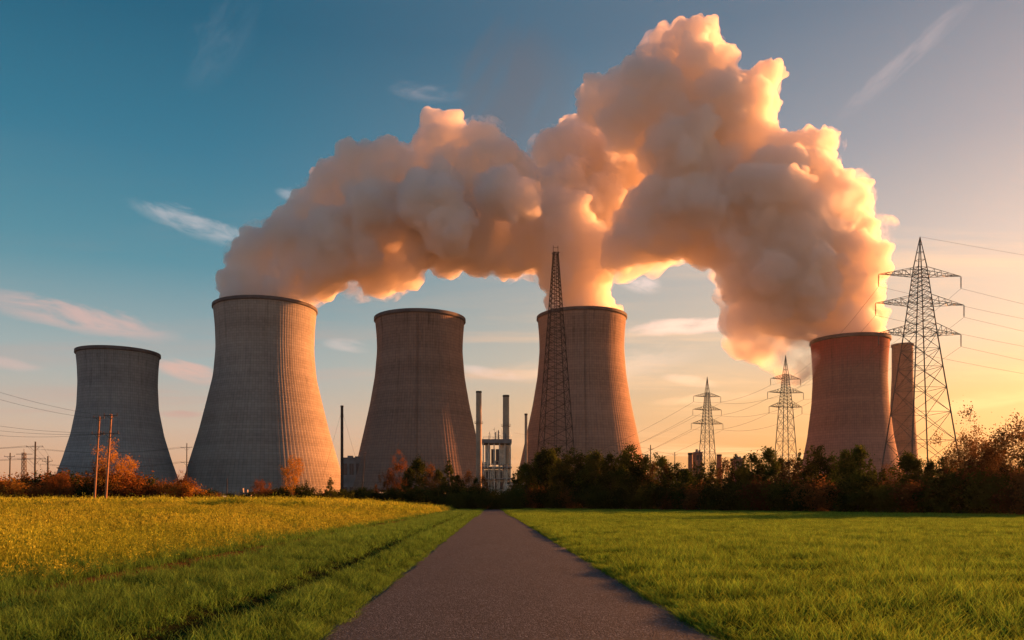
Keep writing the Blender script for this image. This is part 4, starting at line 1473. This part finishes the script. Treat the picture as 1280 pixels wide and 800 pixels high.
# second, lower row closing the base of the belt
x = 634.0
while x < 1345:
    D = belt_D(x) - 1.0
    key = rg.choices(['bush_dark', 'bush_brown'], [3, 1] if x < 1100 else [1, 1])[0]
    words = {'bush_dark': 'low dark bush at the field edge', 'bush_brown': 'low brown bush at the field edge'}[key]
    tree_px(key, x, D + rg.uniform(-1, 1), 629 - F_PX / D * rg.uniform(2.2, 4.2), seg_label(x, words), 'bush', 'bushes along the right field edge', wf=rg.uniform(.9, 1.2))
    x += 1000.0 / D * rg.uniform(2.0, 3.0)
# back row for depth
x = 650.0
while x < 1345:
    D = belt_D(x) + 16
    ytop = float(np.interp(x, [p[0] for p in SKY_R], [p[1] for p in SKY_R])) + rg.uniform(6, 20)
    key = rg.choices(['dark', 'darkwide', 'brown'], [3, 2, 2])[0]
    words = {'dark': 'half hidden dark tree in the back row', 'darkwide': 'half hidden rounded tree in the back row', 'brown': 'half hidden brown tree in the back row'}[key]
    tree_px(key, x, D + rg.uniform(-3, 6), ytop, seg_label(x, words), 'tree', 'back row trees of the right belt', wf=rg.uniform(.9, 1.3))
    x += 1000.0 / D * rg.uniform(2.6, 4.2)
# landmark trees on the right
for (xx, yt, k_, wf, lab) in ((1221, 539, 'brownopen', .8, 'tall loose brown tree right of the largest pylon'), (1262, 530, 'brownopen', .9, 'tall airy tree by the right edge'), (1200, 568, 'brownopen', .75, 'low loose brown tree at the right foot of the largest pylon'), (1241, 560, 'brownopen', .7, 'loose brown tree filling between the two tall airy trees'),
                              (1300, 538, 'brownopen', 1.1, 'tall airy tree cut by the right edge'), (1071, 570, 'green', 1.0, 'brighter green tree standing out under the reddish tower'),
                              (833, 585, 'brown', .8, 'slim reddish tree left of the storage dome')):
    tree_px(k_, xx, belt_D(xx) + 2, yt, lab, 'tree', None, wf)

# centre-left belt in front of the brown steamless tower (photo x 425..612)
for (xx, yt, k_, wf) in ((470, 608, 'brown', .8), (487, 588, 'tree_rust', .5), (500, 579, 'tree_rust', .6), (512, 590, 'dark', .9), (523, 580, 'dark', 1.0), (537, 584, 'brown', 1.0), (548, 592, 'dark', 1.0),
                         (561, 580, 'conifer', .95), (572, 598, 'dark', .9), (586, 592, 'brown', 1.0), (595, 602, 'dark', .8), (604, 598, 'brown', .9), (604, 612, 'dark', .9), (578, 603, 'conifer', .9), (532, 598, 'conifer', .9)):
    D = 196 + rg.uniform(-6, 10)
    words = {'dark': 'dark tree', 'brown': 'thin brown tree', 'conifer': 'dark pointed conifer', 'tree_rust': 'rust coloured tree'}[k_]
    place = 'before the left foot' if xx < 500 else ('before the middle' if xx < 555 else 'before the right foot')
    tree_px(k_, xx, D, yt, '%s %s of the brown steamless tower' % (words, place), 'tree', 'trees before the brown steamless tower', wf)
x = 432.0
while x < 640:
    D = 185 + rg.uniform(-4, 8)
    if 600 < x < 634:
        D = 205 + rg.uniform(0, 6)
    place = 'left of the brown steamless tower' if x < 470 else ('below the brown steamless tower' if x < 598 else 'closing the far end of the path')
    tree_px('bush_dark', x, D, 629 - rg.uniform(9, 20), 'low black green bush %s' % place, 'bush', 'dark bushes left of the path end', wf=rg.uniform(.8, 1.3))
    x += rg.uniform(6, 10)

# left hedge (photo x -40..430)
SKY_L = [(-60, 598), (0, 597), (20, 598), (40, 600), (60, 597), (75, 592), (90, 596), (105, 602), (120, 596), (150, 590), (175, 600), (200, 606), (215, 600), (232, 602), (250, 614), (280, 618), (300, 620), (320, 612), (345, 606), (380, 610), (400, 612), (430, 612)]
x = -60.0
while x < 430:
    D = 158 + rg.uniform(-5, 6)
    ytop = float(np.interp(x, [p[0] for p in SKY_L], [p[1] for p in SKY_L])) + rg.uniform(-3, 5)
    if x < 35: ks, ws = ['bush_orange', 'bush_rust'], [4, 1]
    elif x < 130: ks, ws = ['bush_rust', 'bush_brown', 'bush_dark'], [3, 2, 1.5]
    elif x < 245: ks, ws = ['bush_rust', 'bush_orange', 'bush_brown', 'bush_dark'], [2, 2, 2, 1]
    else: ks, ws = ['bush_brown', 'bush_dark', 'bush_rust'], [1, 2, 1]
    key = rg.choices(ks, ws)[0]
    words = {'bush_orange': 'orange autumn bush', 'bush_rust': 'rust red bush', 'bush_brown': 'brown bush', 'bush_dark': 'dark green bush'}[key]
    place = 'by the left edge under the far poles' if x < 60 else ('left of the twin leaning poles' if x < 115 else ('right of the twin leaning poles' if x < 225 else ('along the foot of the wide tower' if x < 340 else 'below the sunlit flank of the wide tower')))
    tree_px(key, x, D, ytop, '%s in the hedge %s' % (words, place), 'bush', 'bushes of the left hedge', wf=rg.uniform(.9, 1.4))
    x += 1000.0 / D * rg.uniform(1.2, 2.0)
for (xx, yt, k_, wf, lab, v_) in ((145, 563, 'tree_orange', .9, 'orange autumn tree behind the twin leaning poles', 0), (128, 584, 'tree_rust', .9, 'rust tree left of the orange tree behind the twin poles', 0),
                                  (366, 572, 'tree_orange', .62, 'slim orange birch before the wide sunlit tower', 1), (325, 600, 'tree_rust', .8, 'small rust tree left of the slim orange birch', 1),
                                  (413, 599, 'conifer', 1.0, 'dark green conifer at the lit foot of the wide tower', 1), (75, 590, 'tree_rust', .9, 'reddish tree at the left foot of the small tower', 1),
                                  (228, 598, 'tree_rust', .9, 'brown round tree in the gap between the two left towers', 0), (383, 602, 'conifer', .8, 'small dark conifer beside the slim orange birch', 2)):
    tree_px(k_, xx, 152, yt, lab, 'tree', None, wf, variant=v_)

# ------------------------------------------------------------------ grass


def clump(name, seed, n, hmin, hmax, width, spread, bend, mat, heads=0.0, seg=3):
    r = np.random.RandomState(seed)
    V, Fc, Hh, Rn = [], [], [], []
    for _ in range(n):
        a = r.uniform(0, 6.283)
        rad = spread * math.sqrt(r.rand())
        b = np.array([rad * math.cos(a), rad * math.sin(a), -0.02])
        h = r.uniform(hmin, hmax)
        ba = r.uniform(0, 6.283)
        bd = np.array([math.cos(ba), math.sin(ba), 0]) * h * bend * r.uniform(0.2, 1.2)
        fa = r.uniform(0, 6.283)
        side = np.array([math.cos(fa), math.sin(fa), 0])
        w = width * r.uniform(0.6, 1.3)
        base = len(V)
        rn = r.rand()
        for k in range(seg + 1):
            t = k / seg
            c = b + np.array([0, 0, h * (t - 0.12 * bend * t * t)]) + bd * t * t
            ww = w * (1 - t) ** 0.7 if k < seg else w * 0.08
            V.append(c - side * ww / 2)
            V.append(c + side * ww / 2)
            Hh += [t, t]
            Rn += [rn, rn]
        for k in range(seg):
            i = base + 2 * k
            Fc.append((i, i + 1, i + 3, i + 2))
        if r.rand() < heads:
            tip = b + np.array([0, 0, h * (1 - 0.12 * bend)]) + bd
            for q in range(5):
                o_ = r.normal(size=3) * np.array([.4, .4, 1.0]) * width * 4.0
                s1 = r.normal(size=3) * width * 1.1
                s2 = r.normal(size=3) * width * 1.1 + np.array([0, 0, width * 2.2])
                i = len(V)
                V += [tip + o_, tip + o_ + s1, tip + o_ + s1 + s2, tip + o_ + s2]
                Hh += [1, 1, 1, 1]
                Rn += [rn] * 4
                Fc.append((i, i + 1, i + 2, i + 3))
    me = np_mesh(name, np.array(V), np.array(Fc))
    for nm, vals in (('h', Hh), ('rnd', Rn)):
        at = me.attributes.new(nm, 'FLOAT', 'POINT')
        at.data.foreach_set('value', np.array(vals, dtype=np.float32))
    me.materials.append(mat)
    return me


def scatter(name, pts, rots, scls, ids, meshes, label):
    me = bpy.data.meshes.new(name)
    me.vertices.add(len(pts))
    me.vertices.foreach_set('co', np.asarray(pts, dtype=np.float32).ravel())
    a = me.attributes.new('rot', 'FLOAT_VECTOR', 'POINT')
    a.data.foreach_set('vector', np.asarray(rots, dtype=np.float32).ravel())
    a = me.attributes.new('scl', 'FLOAT_VECTOR', 'POINT')
    a.data.foreach_set('vector', np.asarray(scls, dtype=np.float32).ravel())
    a = me.attributes.new('pick', 'INT', 'POINT')
    a.data.foreach_set('value', np.asarray(ids, dtype=np.int32))
    me.update()
    coll = bpy.data.collections.new(name + '_clumps')
    for k, m_ in enumerate(meshes):
        coll.objects.link(bpy.data.objects.new('clump_%d' % k, m_))
    ng = bpy.data.node_groups.new(name, 'GeometryNodeTree')
    ng.interface.new_socket('Geometry', in_out='INPUT', socket_type='NodeSocketGeometry')
    ng.interface.new_socket('Geometry', in_out='OUTPUT', socket_type='NodeSocketGeometry')
    gi = ng.nodes.new('NodeGroupInput')
    go = ng.nodes.new('NodeGroupOutput')
    ip = ng.nodes.new('GeometryNodeInstanceOnPoints')
    ci = ng.nodes.new('GeometryNodeCollectionInfo')
    ci.inputs['Collection'].default_value = coll
    ci.inputs['Separate Children'].default_value = True
    ci.inputs['Reset Children'].default_value = True
    ip.inputs['Pick Instance'].default_value = True

    def na(nm, typ):
        q = ng.nodes.new('GeometryNodeInputNamedAttribute')
        q.data_type = typ
        q.inputs['Name'].default_value = nm
        return [s for s in q.outputs if s.enabled and s.name == 'Attribute'][0]
    ng.links.new(gi.outputs[0], ip.inputs['Points'])
    ng.links.new(ci.outputs[0], ip.inputs['Instance'])
    ng.links.new(na('pick', 'INT'), ip.inputs['Instance Index'])
    e2r = ng.nodes.new('FunctionNodeEulerToRotation')
    ng.links.new(na('rot', 'FLOAT_VECTOR'), e2r.inputs[0])
    ng.links.new(e2r.outputs[0], ip.inputs['Rotation'])
    ng.links.new(na('scl', 'FLOAT_VECTOR'), ip.inputs['Scale'])
    ng.links.new(ip.outputs[0], go.inputs[0])
    o = bpy.data.objects.new(name, me)
    COL.objects.link(o)
    md = o.modifiers.new('scatter', 'NODES')
    md.node_group = ng
    me.materials.append(meshes[0].materials[0])
    return tag(o, label, None, None, 'stuff')


def ring_points(r, x_lo, x_hi, bands):
    """bands: (y0, y1, density per m2, lod)"""
    P_, L_ = [], []
    for (y0, y1, dens, lod) in bands:
        lo = max(x_lo, -(0.70 * y1 + 5)) if x_lo < 0 else x_lo
        hi = min(x_hi, 0.74 * y1 + 5) if x_hi > 0 else x_hi
        n = int((hi - lo) * (y1 - y0) * dens)
        p = np.stack([r.uniform(lo, hi, n), r.uniform(y0, y1, n)], -1)
        keep = (p[:, 0] > -(0.70 * p[:, 1] + 5)) & (p[:, 0] < 0.74 * p[:, 1] + 5)
        p = p[keep]
        P_.append(p)
        L_.append(np.full(len(p), lod))
    return np.concatenate(P_), np.concatenate(L_)


def edge_fill(r, x0, x1, y0, y1, n):
    return np.stack([r.uniform(x0, x1, n), y0 + (y1 - y0) * r.rand(n) ** 1.5], -1)


BANDS = lambda k: [(6.5, 16, 75 * k, 0), (16, 30, 48 * k, 0), (30, 50, 26 * k, 1), (50, 85, 9 * k, 1), (85, 130, 4.0 * k, 2), (130, 232, 2.0 * k, 2)]
# --- right hand crop
r = np.random.RandomState(101)
gm = MAT['grass_right']
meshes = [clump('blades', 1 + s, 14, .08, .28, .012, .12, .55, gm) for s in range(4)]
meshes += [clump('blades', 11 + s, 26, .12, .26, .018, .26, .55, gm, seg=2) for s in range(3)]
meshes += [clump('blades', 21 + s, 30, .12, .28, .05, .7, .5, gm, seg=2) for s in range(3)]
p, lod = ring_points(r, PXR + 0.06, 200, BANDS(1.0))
# ragged fringe along the path edge
e = edge_fill(r, PXR - 0.06, PXR + 0.12, 6.5, 90, 6500)
e[:, 0] -= 0.14 * np.clip(wav(e[:, 0] * 0, e[:, 1], 1.9, 72), 0, 1)
p = np.concatenate([p, e]); lod = np.concatenate([lod, np.zeros(len(e), int)])
ok = (p[:, 1] < np.interp(p[:, 0], [0, 6, 26, 40, 60, 130], [224, 218, 190, 152, 100, 80]))
p, lod = p[ok], lod[ok]
z = ground_z(p[:, 0], p[:, 1])
# drilling rows and darker troughs: height changes with position
hs = 0.95 + 0.75 * wav(p[:, 0], p[:, 1] * 0.7, 2.0, 31) + 0.55 * wav(p[:, 0] * .7, p[:, 1] * 1.6, 0.8, 33) + r.uniform(-.2, .2, len(p))
hs = np.clip(hs * 0.95, 0.35, 1.9)
edge = sstep(PXR + 0.5, PXR + 0.05, p[:, 0])
hs = hs * (1 - 0.35 * edge)
ids = np.where(lod == 0, r.randint(0, 4, len(p)), np.where(lod == 1, r.randint(4, 7, len(p)), r.randint(7, 10, len(p))))
rot = np.stack([r.uniform(-.12, .12, len(p)), r.uniform(-.12, .12, len(p)), r.uniform(0, 6.28, len(p))], -1)
w = r.uniform(.8, 1.25, len(p))
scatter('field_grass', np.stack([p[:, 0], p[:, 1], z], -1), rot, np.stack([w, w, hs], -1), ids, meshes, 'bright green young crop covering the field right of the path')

# --- left verge
gm = MAT['grass_verge']
meshes = [clump('blades', 31 + s, 17, .05, .21, .012, .12, .9, gm) for s in range(4)]
meshes += [clump('blades', 41 + s, 26, .06, .20, .017, .26, .7, gm, seg=2) for s in range(3)]
meshes += [clump('blades', 51 + s, 30, .08, .22, .05, .7, .6, gm, seg=2) for s in range(3)]
p, lod = ring_points(r, -8.6, PXL - 0.06, BANDS(1.15))
p2, lod2 = ring_points(r, -80, -8.6, BANDS(0.5))
k2 = p2[:, 1] < 100
p, lod = np.concatenate([p, p2[k2]]), np.concatenate([lod, lod2[k2]])
e = edge_fill(r, PXL - 0.14, PXL + 0.07, 6.5, 90, 6500)
e[:, 0] += 0.14 * np.clip(wav(e[:, 0] * 0, e[:, 1], 1.9, 71), 0, 1)
p = np.concatenate([p, e]); lod = np.concatenate([lod, np.zeros(len(e), int)])
ok = p[:, 1] < 205
p, lod = p[ok], lod[ok]
xw = p[:, 0] + 0.12 * wav(p[:, 0] * 0, p[:, 1], 0.35, 3)
rut2 = np.exp(-((xw + 7.3) / 0.85) ** 4)
rut1 = np.exp(-((xw + 3.55) / 0.42) ** 2)
ok = (r.rand(len(p)) > rut2 * (0.80 + 0.2 * wav(p[:, 0], p[:, 1], .8, 51))) & (r.rand(len(p)) > rut1 * 0.8)
p, lod, rut1, rut2, xw = p[ok], lod[ok], rut1[ok], rut2[ok], xw[ok]
z = ground_z(p[:, 0], p[:, 1])
hs = 1.0 + 0.9 * wav(p[:, 0], p[:, 1], 2.2, 35) + r.uniform(-.35, .5, len(p)) - 0.7 * rut1 + 0.35 * sstep(-4.5, -6.5, p[:, 0])
hs *= 1 - 0.3 * sstep(PXL - 0.6, PXL, p[:, 0])
hs = np.clip(hs, 0.35, 2.0)
ids = np.where(lod == 0, r.randint(0, 4, len(p)), np.where(lod == 1, r.randint(4, 7, len(p)), r.randint(7, 10, len(p))))
rot = np.stack([r.uniform(-.2, .2, len(p)), r.uniform(-.2, .2, len(p)), r.uniform(0, 6.28, len(p))], -1)
w = r.uniform(.8, 1.3, len(p))
scatter('verge_grass', np.stack([p[:, 0], p[:, 1], z], -1), rot, np.stack([w, w, hs], -1), ids, meshes, 'mown green verge with wheel ruts left of the path')

# --- golden meadow
gm = MAT['grass_meadow']
meshes = [clump('blades', 61 + s, 12, .25, .72, .0125, .20, .65, gm, heads=0.6, seg=4) for s in range(5)]
meshes += [clump('blades', 71 + s, 24, .25, .55, .018, .34, .5, gm, heads=.4, seg=3) for s in range(3)]
meshes += [clump('blades', 81 + s, 30, .28, .60, .045, .8, .45, gm, heads=.4, seg=2) for s in range(3)]
BM = [(6.5, 22, 20, 0), (22, 36, 17, 0), (36, 60, 9, 1), (60, 95, 6, 1), (95, 130, 3.4, 2), (130, 176, 2.2, 2)]
p, lod = ring_points(r, -200, -8.2, BM)
e = np.stack([-8.6 + 0.35 * r.normal(size=900), 8 + 180 * r.rand(900) ** 1.6], -1)
p = np.concatenate([p, e]); lod = np.concatenate([lod, np.where(e[:, 1] < 60, 0, 1)])
ok = p[:, 1] < np.interp(p[:, 0], [-200, -40, -20, -8], [152, 152, 172, 190])
fade = 0.22 + 0.78 * sstep(-7.5, -17, p[:, 0] + 3.5 * wav(p[:, 0], p[:, 1], 0.35, 61))
ok &= r.rand(len(p)) < fade
p, lod = p[ok], lod[ok]
z = ground_z(p[:, 0], p[:, 1])
hs = 0.8 + 0.6 * wav(p[:, 0], p[:, 1] * .8, 0.5, 37) + 0.4 * wav(p[:, 0], p[:, 1], 1.6, 39) + r.uniform(-.3, .4, len(p))
hs *= 0.55 + 0.45 * sstep(-7.6, -10.5, p[:, 0])
hs = np.clip(hs, 0.3, 1.6)
ids = np.where(lod == 0, r.randint(0, 5, len(p)), np.where(lod == 1, r.randint(5, 8, len(p)), r.randint(8, 11, len(p))))
rot = np.stack([r.uniform(-.15, .15, len(p)), r.uniform(-.15, .15, len(p)), r.uniform(0, 6.28, len(p))], -1)
w = r.uniform(.8, 1.3, len(p))
scatter('meadow_grass', np.stack([p[:, 0], p[:, 1], z], -1), rot, np.stack([w, w, hs], -1), ids, meshes, 'tall golden yellow meadow grass covering the left field')
